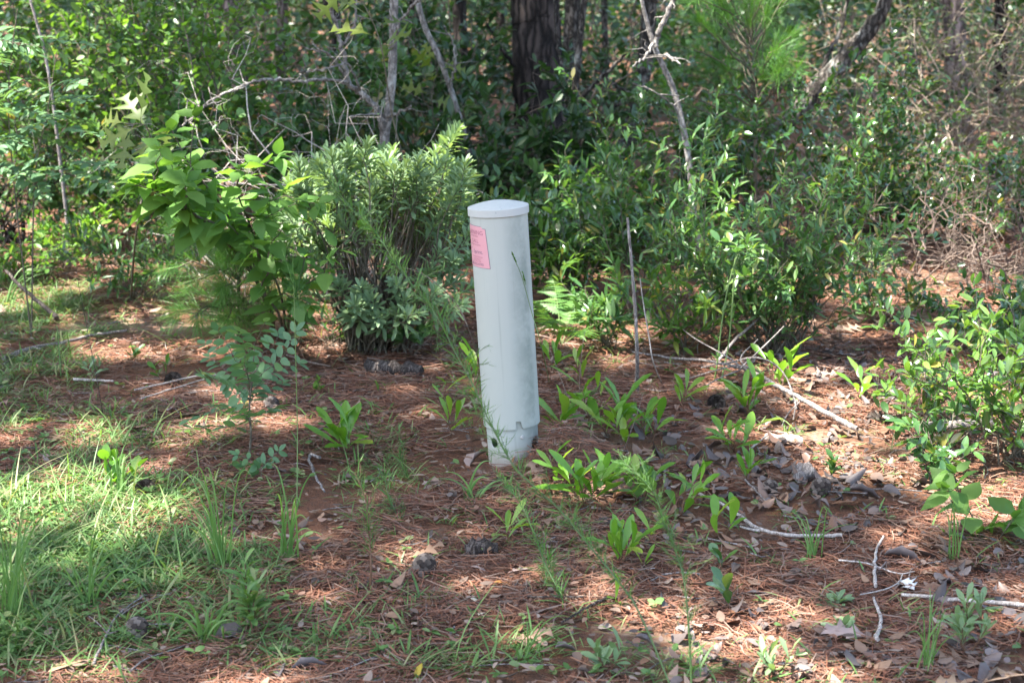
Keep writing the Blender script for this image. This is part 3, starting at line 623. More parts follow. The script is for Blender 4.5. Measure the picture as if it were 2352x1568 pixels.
tree('slim_tree', 'thin straight grey stem with blue-green leaflets near the left edge', 'tree', 8.4, [(156, 560), (152, 490), (134, 336), (118, 210), (100, 110), (78, 30), (62, -40)], [9, 8, 8, 7, 6, 6, 6], M['stick'], 3.2, 11, (), 7, .05)
for k, (px, w, y, lab, mt) in enumerate([(940, 30, 17, 'dark far trunk seen between the pale forked tree and the thin grey trunk', 'pine'), (1066, 34, 15.5, 'dark trunk in the gap left of the thick pine', 'pine'),
        (1300, 38, 14.5, 'dark trunk close behind the right side of the thick pine', 'oak'), (1396, 16, 17, 'thin far trunk between the kinked oak and leaning oak', 'oak'), (1655, 26, 18, 'far trunk behind the green pine sapling top', 'pine'),
        (2296, 30, 17, 'dark far trunk close to the right edge', 'pine'), (640, 26, 19, 'far pale trunk right of the reddish pine', 'pinelight'), (455, 44, 16, 'grey far trunk deep behind the round leaved shrub', 'pinelight'),
        (1788, 18, 20, 'thin far trunk behind the upper part of the slanting oak', 'pine'), (2090, 20, 21, 'thin far trunk deep in the tan thicket', 'oak'), (300, 24, 22, 'far trunk above the left clearing', 'pine'), (1150, 22, 22, 'farthest trunk in the dark gap beside the thick pine', 'pine')]):
    rr = random.Random(k); dx = rr.uniform(-18, 18)
    tree('woodland_tree', lab, 'tree', y, [(px, 300), (px + dx * .5, 150), (px + dx, -40)], [w * 1.1, w, w * .95], M[mt], 13, 30 + k, (), 12, .07, 'trunks deeper in the woods')

# unseen crowns above the picture, shaped to cast shade, gaps cut where sun should land
rng = np.random.RandomState(77)
tops = np.array([t_[2][-3][:2] for t_ in TREES])
def canopy(n, x0, x1, y0, y1, leaves, size, z0, z1):
    g = np.stack([x0 + (x1 - x0) * rng.rand(n), y0 + (y1 - y0) * rng.rand(n)], 1); z = z0 + (z1 - z0) * rng.rand(n) ** .8
    c = np.stack([g[:, 0] + SUN[0] / SUN[2] * z, g[:, 1] + SUN[1] / SUN[2] * z, z], 1)
    own = ((c[:, None, :2] - tops[None]) ** 2).sum(-1).argmin(1)
    off = rng.randn(n, leaves, 3) * np.array((.30, .30, .16)); p = (c[:, None] + off)
    gx_ = p[..., 0] - SUN[0] / SUN[2] * (p[..., 2] - .15); gy_ = p[..., 1] - SUN[1] / SUN[2] * (p[..., 2] - .15)
    ok = ~sunlit(gx_, gy_)
    return c, own, p, ok, size
parts_ = [canopy(3300, -6.5, 6, 1.7, 10, 16, .22, 9, 13), canopy(2100, -10, 11, 10, 21, 16, .30, 9, 14), canopy(1500, -22, 22, 21, 48, 16, .5, 10, 17), canopy(170, -.2, .35, 4.85, 5.4, 16, .22, 9, 12)]  # last batch is extra leaves put in to shade the post
for ti, (root, b0, ext, seed) in enumerate(TREES):
    mb = MB(); lb = MB(); any_ = False
    for c, own, p, ok, size in parts_:
        s = own == ti
        if not s.any(): continue
        any_ = True; pp = p[s][ok[s]]; N = len(pp)
        d = rng.randn(N, 3) * np.array((1, 1, .35)); nr = np.array((0, 0, 1.)) + .5 * rng.randn(N, 3)
        place(mb, SMALL if 0 else ELLIP, pp - b0, d, nr, size * (.7 + .6 * rng.rand(N)), 1.1, 0)
        cs = c[s]
        for q in cs[rng.rand(len(cs)) < .07]:
            st = ext[min(rng.randint(1, 5), len(ext) - 1)]
            ln = bendline(rng, st, q, .08, .02, 7); mid = ln[3]
            fine = smoothline(ln, 5); gx_ = fine[:, 0] - SUN[0] / SUN[2] * (fine[:, 2] - .15); gy_ = fine[:, 1] - SUN[1] / SUN[2] * (fine[:, 2] - .15)
            if sunlit(gx_, gy_)[4:].mean() > .12 and gy_.min() < 9: continue
            tube(lb, ln - b0, np.linspace(.03, .008, 7), 5)
    if any_:
        cr = mb.build('shade_crown', M['canopy'], root); 
        if lb.n > 35 * 4: lb.build('limb', M['oak'], root)
        else:
            for k in range(0, len(lb.v), 3):                       # few limbs: each a part of its own
                one = MB(); off_ = sum(len(v_) for v_ in lb.v[:k])
                for q in range(k, min(k + 1, len(lb.v))): one.add(lb.v[q], lb.f[q] - off_)
                one.build('limb', M['oak'], root)

# ------------------------------------------------------------------ the woods beyond, one mass
rng = np.random.RandomState(5); mb = MB(); sb = MB()
for (n, y0, y1, zt, sz, lv) in ((2400, 14, 24, 1.9, .10, 20), (2200, 24, 45, 3.2, .17, 18), (1500, 45, 75, 9, .42, 16)):
    y = y0 + (y1 - y0) * rng.rand(n) ** .8; x = (rng.rand(n) * 2 - 1) * (y * .5 + 5)
    z = zt * rng.rand(n) ** 1.3 * (.35 + .9 * vnoise(x * .5, y * .5, 61)) + .08
    k = (vnoise(x * .35, y * .35, 62) > .36) | (z > 1.4) | (y > 45); x = x[k]; y = y[k]; z = z[k]; N = len(x) * lv
    p = np.repeat(np.stack([x, y, z + 0 * x], 1), lv, 0) + rng.randn(N, 3) * np.array((.28, .28, .2)) * (sz / .1) ** .6
    p[:, 2] = np.maximum(p[:, 2], .04)
    place(mb, ELLIP, p, rng.randn(N, 3) * np.array((1, 1, .5)), np.array((0, 0, 1.)) + .7 * rng.randn(N, 3), sz * (.6 + .8 * rng.rand(N)), 1.3, 0)
    for _ in range(520):
        i = rng.randint(len(x)); q = np.array((x[i], y[i], 0)); e = q + np.array((rng.randn() * .5, rng.randn() * .5, .6 + 2. * rng.rand()))
        tube(sb, bendline(rng, q, e, .1, .03, 6), np.linspace(.012, .004, 6) * (y[i] / 18), 4, 1)
mb.v += sb.v; mb.f += [f + mb.n for f in sb.f]; mb.m += sb.m; mb.n += sb.n
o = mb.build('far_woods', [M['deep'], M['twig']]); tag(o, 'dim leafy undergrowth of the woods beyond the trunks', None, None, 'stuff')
# ------------------------------------------------------------------ shrubs
def local(root, name, mb, mat): return mb.build(name, mat, root)
def shrub(name, label, cat, base, H, R, nst, tpl, lmat, size, nleaf, smat, seed, lo=.35, ang=.95, lift=.1, lean=(0, 0), twigs=5, twl=.45, wid=1., srad=.006, group=None, up=.4, ry=None, bias=1., flat=.4, zmin=0., sag=.10):
    rng = np.random.RandomState(seed); base = np.asarray(base, float); ry = R if ry is None else ry
    lines = []; mb = MB()
    for i in range(nst):
        a = rng.rand() * 2 * pi; f = math.sqrt(rng.rand()); h = H * (.42 + .62 * rng.rand() ** .8) * (1 - .25 * f * f) * (1.2 if rng.rand() < .12 else 1)
        foot = np.array((rng.randn() * R * .10, rng.randn() * ry * .10, 0)); tip = np.array((R * f * cos(a) + lean[0], ry * f * sin(a) + lean[1], h)); 
        ln = bendline(rng, foot, tip, sag, .025, 9); lines.append(ln); tube(mb, ln, np.linspace(srad, srad * .35, 9), 5)
        for _ in range(twigs):
            k = rng.randint(3, 9); dd = unit(unit(ln[-1] - ln[0]) * .7 + rng.randn(3) * np.array((.8, .8, .35)) + np.array((0, 0, up))); L = twl * R * (.4 + .7 * rng.rand())
            e = ln[k] + dd * L; e[2] = max(e[2], .05 + zmin)
            tl = bendline(rng, ln[k], e, .08, .03, 5); lines.append(tl); tube(mb, tl, np.linspace(srad * .4, srad * .2, 5), 4)
    L6 = []                                               # leaves only on upper part of main stems, anywhere on twigs
    mains = [l for l in lines if len(l) == 9]; tw = [l for l in lines if len(l) == 5] or mains
    n1 = int(nleaf * .4); p1, t1 = along(rng, mains, n1, lo, 1., bias); p2, t2 = along(rng, tw, nleaf - n1, .15, 1., bias)
    p = np.vstack([p1, p2]); t_ = np.vstack([t1, t2]); d, nr = leaf_dirs(rng, t_, ang, .3, lift, flat)
    p = p + rng.randn(len(p), 3) * .006
    fb = MB(); place(fb, tpl, p, d, nr, size * (.6 + .6 * rng.rand(len(p))), wid * (.85 + .3 * rng.rand(len(p))), 0, .5 + 1.2 * rng.rand(len(p)))
    root = thing(name, label, cat, base, group); mb.build('stem', smat, root); fb.build('foliage', lmat, root)
    return root
GL, RD, SH, LN = M['glossy'], M['round'], M['shade'], M['lance']

# the silvery groundsel bush left of the post: upright shoots packed with narrow leaves
def shoots(root_label, name, cat, base, foot_r, tips, zone, size, nper, lmat, smat, seed, tpl=OBLAN, rad=.005, wid=1., dead=0, sag=.05):
    rng = np.random.RandomState(seed); base = np.asarray(base, float); sb = MB(); fb = MB(); lines = []
    for tip in tips:
        tip = np.asarray(tip, float) - base; L = np.linalg.norm(tip); foot = np.array((rng.randn() * foot_r + .25 * tip[0] * rng.rand(), rng.randn() * foot_r, 0))
        ln = bendline(rng, foot, tip, sag, .012, 10); lines.append(ln); tube(sb, ln, np.linspace(rad, rad * .4, 10), 5)
        z = min(zone * (.7 + .6 * rng.rand()), .8 * L); lo = 1 - z / L; n = int(nper * z / zone)
        f = lo + (1 - lo) * np.linspace(0, 1, n) ** .8; g = f * 9; k = np.minimum(g.astype(int), 8); w = (g - k)[:, None]
        p = ln[k] * (1 - w) + ln[k + 1] * w; t_ = ln[k + 1] - ln[k]; q = np.linspace(0, 1, n)
        az = np.arange(n) * 2.4 + rng.rand() * 6; d, nr = leaf_dirs(rng, t_, 1.15 - .75 * q, .12, .05, .2, az); nr = nr * .5 + unit(t_)
        place(fb, tpl, p, d, nr, size * (1.05 - .35 * q) * (.8 + .4 * rng.rand(n)), wid * (.9 + .2 * rng.rand(n)), 0, .6 + .8 * rng.rand(n))
    for _ in range(dead):                                   # bare dead twigs inside
        l = lines[rng.randint(len(lines))]; k = rng.randint(2, 8); dd = unit(rng.randn(3) + np.array((0, 0, .6)))
        tube(sb, bendline(rng, l[k], l[k] + dd * (.06 + .14 * rng.rand()), .1, .05, 5), np.linspace(.002, .0008, 5), 4)
    root = thing(name, root_label, cat, base); sb.build('stem', smat, root); fb.build('foliage', lmat, root); return root
rng = np.random.RandomState(3); tips = []
bb = G(865, 800)
for i in range(125):
    px = rng.uniform(655, 1092); c = (px - 870) / 215; top = 318 + 60 * c * c + rng.rand() * 45; py = top + (rng.rand() ** 1.5) * 170
    tips.append(P(px, py, bb[1] + rng.uniform(-.28, .55)))
for px, py, dy in ((1050, 300, .1), (1022, 320, .2), (1000, 350, 0), (1038, 600, -.2), (1075, 590, -.1), (1010, 580, -.2), (830, 660, -.3), (815, 700, -.35), (850, 690, -.3), (800, 720, -.3), (905, 650, -.25), (740, 560, -.1), (695, 540, -.1), (720, 590, -.2),
                   (1060, 700, -.3), (1085, 660, -.2), (960, 720, -.35), (1000, 670, -.3), (680, 640, -.2), (930, 690, -.25), (780, 655, -.25), (1060, 640, -.2), (990, 620, -.2), (870, 730, -.3)):
    tips.append(P(px, py, bb[1] + dy))
shoots('silvery green bush of upright leafy shoots close behind the post on its left', 'groundsel_bush', 'bush', bb, .06, tips, .15, .072, 34, M['silver'], M['stem'], 4, dead=220, sag=.06, wid=.75)

# beautyberry: long stems with big soft paired leaves
def bigleaf(label, base, stems, size, seed, pairs=9, lo=.35, name='beautyberry_shrub', group=None, lmat=None, cat='shrub', tpl=OVATE_FINE, wid=1., twigs=3, rad=.0065, tw=.34):
    rng = np.random.RandomState(seed); base = np.asarray(base, float); sb = MB(); fb = MB()
    def leafy(ln, n, lo, s0):
        f = np.linspace(lo, .985, n); g = f * (len(ln) - 1); k = np.minimum(g.astype(int), len(ln) - 2); w = (g - k)[:, None]
        p = ln[k] * (1 - w) + ln[k + 1] * w; t_ = unit(ln[k + 1] - ln[k]); u, v = perp(t_)
        for sgn in (1, -1):
            a = (np.arange(n) % 2) * pi / 2 + rng.randn(n) * .35 + .4
            d = sgn * (np.cos(a)[:, None] * u + np.sin(a)[:, None] * v) + .55 * t_; d[:, 2] = d[:, 2] * .5 - .12 + .12 * rng.randn(n)
            s_ = s0 * (1.05 - .5 * np.linspace(0, 1, n) ** 2) * (.8 + .35 * rng.rand(n)); d = unit(d)
            pet = p + d * .012
            place(fb, tpl, pet, d, np.array((0, 0, 1.)) + .3 * rng.randn(n, 3), s_, wid * (.9 + .25 * rng.rand(n)), 0, .3 + 1.1 * rng.rand(n))
        place(fb, tpl, ln[-1:].repeat(3, 0), t_[-1:] + .5 * rng.randn(3, 3), np.array([[0, 0, 1.]]) + .4 * rng.randn(3, 3), s0 * .5, wid, 0)
    for st in stems:
        ln = smoothline(np.asarray(st) - base, 7); tube(sb, ln, np.linspace(rad, rad * .4, len(ln)), 6); leafy(ln, pairs, lo, size)
        for _ in range(twigs):
            k = rng.randint(int(len(ln) * .4), int(len(ln) * .9)); dd = unit(unit(ln[-1] - ln[0]) * .6 + rng.randn(3) * np.array((.9, .5, .3))); L = tw * (.6 + .6 * rng.rand())
            tl = bendline(rng, ln[k], ln[k] + dd * L, .06, .02, 6); tube(sb, tl, np.linspace(rad * .5, rad * .25, 6), 5); leafy(tl, max(3, int(pairs * .55)), .25, size * .9)
    root = thing(name, label, cat, base, group); sb.build('stem', M['stem'] if lmat is None else M['redstem'], root); fb.build('foliage', lmat or M['berry'], root); return root
b1 = G(632, 775)
bigleaf('beautyberry shrub with big soft leaves reaching up left of the silvery bush', b1, [
    [b1, P(615, 660, 6.5), P(560, 560, 6.3), P(500, 460, 6.15), P(440, 385, 6.05), P(395, 300, 6.0)], [b1, P(610, 640, 6.5), P(575, 520, 6.3), P(545, 440, 6.2), P(555, 385, 6.1)],
    [b1, P(590, 650, 6.45), P(510, 545, 6.2), P(430, 480, 6.0), P(360, 440, 5.95), P(310, 425, 5.9)], [b1, P(580, 620, 6.4), P(500, 520, 6.1), P(440, 495, 6.0), P(395, 470, 5.9)]], .155, 1, 8, .45, twigs=3)
b2 = G(655, 790)
bigleaf('low beautyberry with broad leaves at the foot of the silvery bush', b2, [[b2, P(650, 700, 6.3), P(620, 620, 6.2), P(560, 580, 6.1)], [b2, P(670, 700, 6.3), P(690, 640, 6.25), P(700, 590, 6.2)], [b2, P(640, 720, 6.3), P(600, 660, 6.2), P(640, 600, 6.1)]], .12, 2, 6, .3, twigs=2)
b3 = G(2262, 1305)
bigleaf('young light green beautyberry with toothed leaves right of the white scrap', b3, [[b3, P(2250, 1255, 4.35), P(2235, 1190, 4.3), P(2205, 1140, 4.28), P(2190, 1085, 4.25)], [b3, P(2275, 1270, 4.3), P(2300, 1230, 4.25), P(2330, 1190, 4.2)], [b3, P(2290, 1280, 4.3), P(2300, 1290, 4.2)]], .10, 3, 6, .25, twigs=1, rad=.003, tw=.1)

# pine saplings
def pinesap(label, base, shoots_, nl, seed, per=90, trunk=None, cat='pine sapling'):
    rng = np.random.RandomState(seed); base = np.asarray(base, float); sb = MB(); fb = MB()
    if trunk is not None: ln = smoothline(np.asarray(trunk) - base, 7); tube(sb, ln, np.linspace(.013, .005, len(ln)), 7)
    else: ln = np.array([[0, 0, 0], [0, 0, .3]])
    for tip in shoots_:
        tip = np.asarray(tip) - base; k = np.argmin(np.abs(ln[:, 2] - tip[2] * .8)); st = ln[k]
        l = bendline(rng, st, tip, .1, .02, 7); tube(sb, l, np.linspace(.005, .0025, 7), 5)
        p, t_ = along(rng, [l], per, .55, 1.); d, nr = leaf_dirs(rng, t_, .55, .22, .12, .3)
        place(fb, leaf_tpl([0, .35, .7, 1], [0, .006, .005, 0], .1, .25), p, d, nr, nl * (.6 + .6 * rng.rand(per)), .9, 0, rng.rand(per) * 1.5)
        n = per // 2; d, nr = leaf_dirs(rng, np.repeat(l[-1:] - l[-2:-1], n, 0), .5, .3, .1, .3)
        place(fb, leaf_tpl([0, .35, .7, 1], [0, .006, .005, 0], .1, .25), np.repeat(l[-1:], n, 0), d, nr, nl * (.5 + .6 * rng.rand(n)), .9, 0, rng.rand(n) * 1.5)
    root = thing('pine_sapling', label, cat, base); sb.build('stem', M['stem'], root); fb.build('needles', M['needle'], root); return root
rng = np.random.RandomState(9); b = G(545, 790)
pinesap('small feathery pine sapling beneath the beautyberry leaves', b, [P(rng.uniform(385, 650), rng.uniform(480, 760), b[1] + rng.uniform(-.5, .2)) for _ in range(56)], .13, 5, 120, [b, P(548, 640, b[1]), P(560, 490, b[1])])
b = onground(P(1740, 400, 8.6)[0], 8.6)
pinesap('taller bright green pine sapling with whorled needles at the upper right', b, [P(rng.uniform(1570, 1850), rng.uniform(-60, 190), 8.6 + rng.uniform(-.4, .5)) for _ in range(44)] + [P(1530, 205, 8.3), P(1500, 225, 8.3), P(1545, 100, 8.3), P(1830, 160, 8.2)], .13, 6, 150, [b, P(1735, 250, 8.6), P(1725, 100, 8.6), P(1720, -60, 8.6)])

# willowy evergreen shrubs right of the post
def S(name, label, cat, px, py, H, R, *a, **k): return shrub(name, label, cat, G(px, py), H, R, *a, **k)
S('titi_shrub', 'airy narrow leaved shrub spreading between the post and slender grey sapling', 'shrub', 1460, 735, .80, .6, 17, LANCE, LN, .068, 1600, M['stem'], 21, .3, .8, .05, twigs=5, twl=.5, wid=1.15, srad=.004, ry=.4)
S('titi_shrub', 'dense dark green shrub beyond the fallen branch right of the grey sapling', 'shrub', 1800, 815, .72, .58, 40, LANCE, LN, .058, 3700, M['stem'], 22, .2, .9, .05, twigs=7, wid=1.35, srad=.004, ry=.45, bias=1.2)
S('gallberry_shrub', 'glossy sunlit evergreen shrub behind the dense dark shrub, under the pine sapling', 'shrub', 1780, 600, 1.08, .95, 28, ELLIP, GL, .05, 4300, M['stem'], 23, .3, .95, .1, twigs=6, wid=1.1, srad=.006, ry=.5)
S('gallberry_shrub', 'low glossy shrub spilling in from the right edge beside the young beautyberry', 'shrub', 2330, 1060, .50, .44, 26, ELLIP, M['sunny'], .05, 1500, M['stem'], 24, .2, .95, .12, twigs=6, wid=1.05, srad=.004, ry=.35)
S('gallberry_shrub', 'glossy low shrub behind the right edge ferns, below the bare brown twigs', 'shrub', 2300, 790, .24, .42, 18, ELLIP, GL, .05, 900, M['stem'], 25, .2, .95, .1, twigs=6, srad=.004, ry=.4)
S('gallberry_shrub', 'sparse glossy shrub at the near edge of the sunny straw patch', 'shrub', 2030, 745, .22, .3, 10, ELLIP, LN, .05, 260, M['stem'], 26, .2, .95, .1, twigs=5, srad=.003)
S('laurel_shrub', 'dark glossy shrub just behind the right side of the post', 'shrub', 1300, 690, .55, .42, 22, ELLIP, GL, .07, 1300, M['stem'], 27, .25, .9, .1, twigs=5, wid=1., srad=.004)
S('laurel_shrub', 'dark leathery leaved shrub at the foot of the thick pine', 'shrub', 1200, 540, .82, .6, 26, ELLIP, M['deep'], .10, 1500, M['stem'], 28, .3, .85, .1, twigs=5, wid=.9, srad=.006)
S('laurel_shrub', 'deep green shrub covering the foot of the leaning dark oak', 'shrub', 1430, 600, .50, .75, 26, ELLIP, SH, .075, 2000, M['stem'], 29, .2, .95, .1, twigs=6, wid=1.1, srad=.005, ry=.5)
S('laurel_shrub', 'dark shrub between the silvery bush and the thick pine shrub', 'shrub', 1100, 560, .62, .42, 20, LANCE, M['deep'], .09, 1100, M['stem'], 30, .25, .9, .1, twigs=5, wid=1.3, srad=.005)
S('gallberry_shrub', 'pale glinting shrub in the sun right of the slanting oak foot', 'shrub', 1960, 540, .55, .7, 22, ELLIP, GL, .05, 2300, M['stem'], 31, .25, .95, .1, twigs=6, srad=.005, ry=.5)
S('gallberry_shrub', 'shrub with glinting leaves on the far side of the sunny straw patch', 'shrub', 2240, 560, .42, .8, 22, ELLIP, GL, .055, 2900, M['stem'], 32, .25, .95, .1, twigs=6, srad=.005, ry=.5)
S('gallberry_shrub', 'tall dark leaved shrub behind the top of the slender grey sapling', 'shrub', 1610, 480, .8, .7, 22, ELLIP, SH, .055, 2600, M['stem'], 33, .3, .95, .1, twigs=6, srad=.006, ry=.5)
S('titi_shrub', 'low lance leaved sprig between the fern and grey dead stem', 'shrub', 1395, 800, .30, .24, 9, LANCE, LN, .075, 260, M['stem'], 71, .2, .9, .1, twigs=4, wid=1.2, srad=.003)
S('titi_shrub', 'low bright sprig right of the thin wavy bare stem', 'shrub', 1575, 815, .34, .28, 10, LANCE, M['sunny'], .075, 300, M['stem'], 72, .2, .9, .1, twigs=4, wid=1.2, srad=.003)
S('titi_shrub', 'small leafy sprig hard against the pale sapling foot', 'shrub', 1640, 770, .36, .3, 10, LANCE, LN, .075, 340, M['stem'], 73, .2, .9, .1, twigs=4, wid=1.2, srad=.003)
S('titi_shrub', 'leafy sprig behind the fern, close to the post', 'shrub', 1275, 730, .42, .26, 10, LANCE, M['sunny'], .075, 320, M['stem'], 74, .2, .9, .1, twigs=4, wid=1.2, srad=.003)
S('gallberry_shrub', 'low glossy sprig reaching left from the right edge shrub', 'shrub', 2130, 980, .30, .24, 9, ELLIP, M['sunny'], .055, 210, M['stem'], 75, .15, .95, .1, twigs=5, srad=.003)
S('gallberry_shrub', 'loose leafy sprig under the right edge shrub, behind the young beautyberry', 'shrub', 2160, 1110, .24, .24, 10, ELLIP, GL, .055, 260, M['stem'], 76, .15, .95, .1, twigs=5, srad=.003)
S('yaupon_shrub', 'small green sprig in the shade under the silvery bush', 'shrub', 945, 815, .16, .14, 6, ELLIP, LN, .06, 60, M['stem'], 77, .3, .9, .1, twigs=2, srad=.002)
S('yaupon_shrub', 'tangle of weak green stems at the shady foot of the beautyberry', 'shrub', 760, 800, .20, .2, 10, LANCE, LN, .05, 140, M['stem'], 78, .2, .9, .1, twigs=3, srad=.002)
# round leaved shrubs at the upper left
S('sparkleberry_shrub', 'bright round leaved shrub behind the beautyberry top, before the reddish pine', 'shrub', 440, 560, 1.75, .72, 24, ROUND, RD, .048, 3000, M['stem'], 41, .35, 1., .05, twigs=7, twl=.6, srad=.008, ry=.55)
S('sparkleberry_shrub', 'round leaved shrub between the reddish pine and pale forked tree', 'shrub', 675, 590, 1.2, .5, 18, ROUND, SH, .055, 2300, M['stem'], 42, .3, 1., .05, twigs=6, twl=.6, srad=.007, ry=.5)
S('sparkleberry_shrub', 'tall leafy shrub filling the top left above the sandy gap', 'shrub', 235, 470, 1.75, 1.0, 30, ELLIP, RD, .065, 4200, M['stem'], 43, .3, .95, .05, twigs=6, twl=.6, srad=.009, ry=.7, wid=1.3)
S('sparkleberry_shrub', 'darker shrub behind the thin straight stem at the left', 'shrub', 330, 500, 1.5, .75, 24, ELLIP, SH, .07, 2600, M['stem'], 44, .25, .95, .05, twigs=6, srad=.008, wid=1.3, ry=.55)
S('sparkleberry_shrub', 'shrub of small dark leaves below the round leaved one, left of the pine', 'shrub', 370, 600, .85, .55, 20, ROUND, SH, .05, 1700, M['stem'], 45, .25, 1., .05, twigs=6, srad=.005)
S('sparkleberry_shrub', 'leafy shrub rising behind the silvery bush and pale forked tree', 'shrub', 830, 500, 1.2, .75, 24, ROUND, SH, .06, 2400, M['stem'], 46, .3, 1., .05, twigs=6, srad=.007)
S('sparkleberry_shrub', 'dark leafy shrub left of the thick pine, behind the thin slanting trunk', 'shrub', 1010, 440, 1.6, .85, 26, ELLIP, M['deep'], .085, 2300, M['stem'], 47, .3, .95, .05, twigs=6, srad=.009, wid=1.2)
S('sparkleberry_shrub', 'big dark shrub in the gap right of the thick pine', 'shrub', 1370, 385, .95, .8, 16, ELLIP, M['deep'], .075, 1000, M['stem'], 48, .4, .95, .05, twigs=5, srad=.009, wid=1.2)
S('yaupon_shrub', 'sunlit yellow-green shrub beyond the sandy gap at the left edge', 'shrub', 75, 430, .70, .75, 22, ELLIP, RD, .07, 1500, M['stem'], 49, .2, .95, .1, twigs=6, srad=.005, wid=1.2)
S('yaupon_shrub', 'small leaved shrub at the left edge with dark low branches', 'shrub', 20, 560, .75, .55, 18, SMALL, SH, .045, 1700, M['darkstick'], 50, .35, .95, .1, twigs=6, srad=.009, wid=1.3)
S('yaupon_shrub', 'low dark leaved shrub beside the foot of the thin straight stem', 'shrub', 220, 545, .48, .5, 20, ELLIP, SH, .06, 1300, M['stem'], 51, .2, .95, .1, twigs=6, srad=.004, wid=1.2)
S('yaupon_shrub', 'small dark shrub under the left end of the pine sapling', 'shrub', 330, 690, .34, .42, 16, LANCE, SH, .06, 800, M['stem'], 52, .2, .95, .1, twigs=5, srad=.003, wid=1.3)
S('yaupon_shrub', 'low weedy bush near the left edge above the fallen dark stick', 'shrub', 60, 640, .24, .45, 18, ELLIP, RD, .05, 620, M['stem'], 53, .1, .95, .1, twigs=5, srad=.003)
S('yaupon_shrub', 'low pale leaved bush in front of the thin straight stem', 'shrub', 165, 610, .26, .26, 10, ELLIP, M['seedling'], .055, 260, M['stem'], 54, .2, .9, .1, twigs=4, srad=.003)
# tangled tan thicket at the upper right
def thicket(label, base, H, R, n, leaves, seed, ry=.8, lm=None, size=.04, mat='tantwig', thick=1.):
    rng = np.random.RandomState(seed); sb = MB(); lines = []
    for _ in range(n):
        a = rng.rand() * 6.3; f = math.sqrt(rng.rand()); p0 = np.array((R * f * cos(a), ry * f * sin(a), 0 if rng.rand() < .5 else H * .6 * rng.rand()))
        d = rng.randn(3) * np.array((.7, .7, .4)) + np.array((0, 0, .55)); L = H * (.3 + .6 * rng.rand()); p1 = p0 + unit(d) * L; p1[2] = np.clip(p1[2], .05, H)
        l = bendline(rng, p0, p1, .22, .05, 7); lines.append(l); tube(sb, l, thick * np.linspace(.0055, .002, 7) * (.4 + rng.rand() ** 2), 4)
        for _ in range(3):
            k = rng.randint(1, 7); e = l[k] + unit(rng.randn(3)) * .22 * (.4 + rng.rand()); e[2] = max(e[2], .03); l2 = bendline(rng, l[k], e, .15, .06, 5); lines.append(l2); tube(sb, l2, thick * np.linspace(.002, .001, 5), 4)
    root = thing('thicket', label, 'thicket', base); sb.build('stem', M[mat], root)
    if leaves:
        p, t_ = along(rng, lines, leaves, .2, 1.); d, nr = leaf_dirs(rng, t_, 1., .4, .05, .5); fb = MB()
        place(fb, ELLIP, p, d, nr, size * (.6 + .7 * rng.rand(leaves)), 1.2, 0); fb.build('foliage', lm or GL, root)
    return root
thicket('tangled thicket of tan dead twigs below the slanting oak', onground(3.05, 11.2), 1.55, 1.1, 150, 2300, 61, lm=M['tanleaf'])
thicket('tan twiggy tangle right of the slanting oak, nearest the right edge pine', onground(4.3, 12.6), 1.7, 1.4, 150, 3200, 62, lm=M['tanleaf'])
thicket('leafy twig tangle closing the far right edge', onground(4.6, 10.6), 1.4, .9, 150, 1900, 63)
thicket('bare brown twig bush at the right edge over the sunny straw', G(2300, 660), .62, .55, 110, 120, 64, .4, mat='twig')
thicket('grey bare twig tangle on top of the silvery bush', onground(P(720, 400, 7.8)[0], 7.8), 1.22, .45, 60, 60, 65, .3, SH, .04, 'palestick', .6)
thicket('fine dead twig tangle at the dark foot of the thick pine', onground(P(1180, 400, 10.4)[0], 10.4), .95, .6, 60, 120, 66, .4, SH, .05, 'twig')

# oak saplings with lobed leaves, thin stems
def lobed(label, stem, size, n, seed, lo=.55, mat=None):
    rng = np.random.RandomState(seed); base = stem[0]; ln = smoothline(np.asarray(stem) - base, 7); sb = MB(); fb = MB(); tube(sb, ln, np.linspace(.005, .002, len(ln)), 6)
    f = np.linspace(lo, 1, n); g = f * (len(ln) - 1); k = np.minimum(g.astype(int), len(ln) - 2); p = ln[k]; t_ = ln[k + 1] - ln[k]; d, nr = leaf_dirs(rng, t_, 1.1, .2, -.25, .6, np.arange(n) * 2.4)
    nr[:, 1] -= .9
    tips = p + unit(d) * .03
    for q, e in zip(p, tips): tube(sb, np.array([q, (q + e) / 2, e]), .0015, 4)
    place(fb, LOBED, tips, d, nr, size * (.8 + .4 * rng.rand(n)), 1., 0, .5 + rng.rand(n))
    root = thing('oak_sapling', label, 'oak sapling', base); sb.build('stem', M['stem'], root); fb.build('foliage', mat or M['lobed'], root); return root
b = G(300, 690)
lobed('oak sapling with lobed olive leaves left of the beautyberry top', [b, P(310, 560, 6.5), P(330, 430, 6.4), P(345, 340, 6.35), P(335, 290, 6.3), P(290, 285, 6.25)], .16, 9, 1, .62)
b = G(950, 640)
lobed('oak sapling with lobed leaves hanging beside the pale forked trunk', [b, P(935, 420, 7.8), P(900, 260, 7.7), P(880, 130, 7.6), P(860, 60, 7.6), P(820, -10, 7.6), P(770, -30, 7.6)], .17, 9, 2, .5)
b = onground(P(1000, 420, 9.6)[0], 9.6)
lobed('orange tinged oak sapling in the dark gap left of the thick pine', [b, P(1000, 330, 9.6), P(992, 230, 9.5), P(1002, 170, 9.5), P(1010, 140, 9.5)], .14, 12, 3, .5)
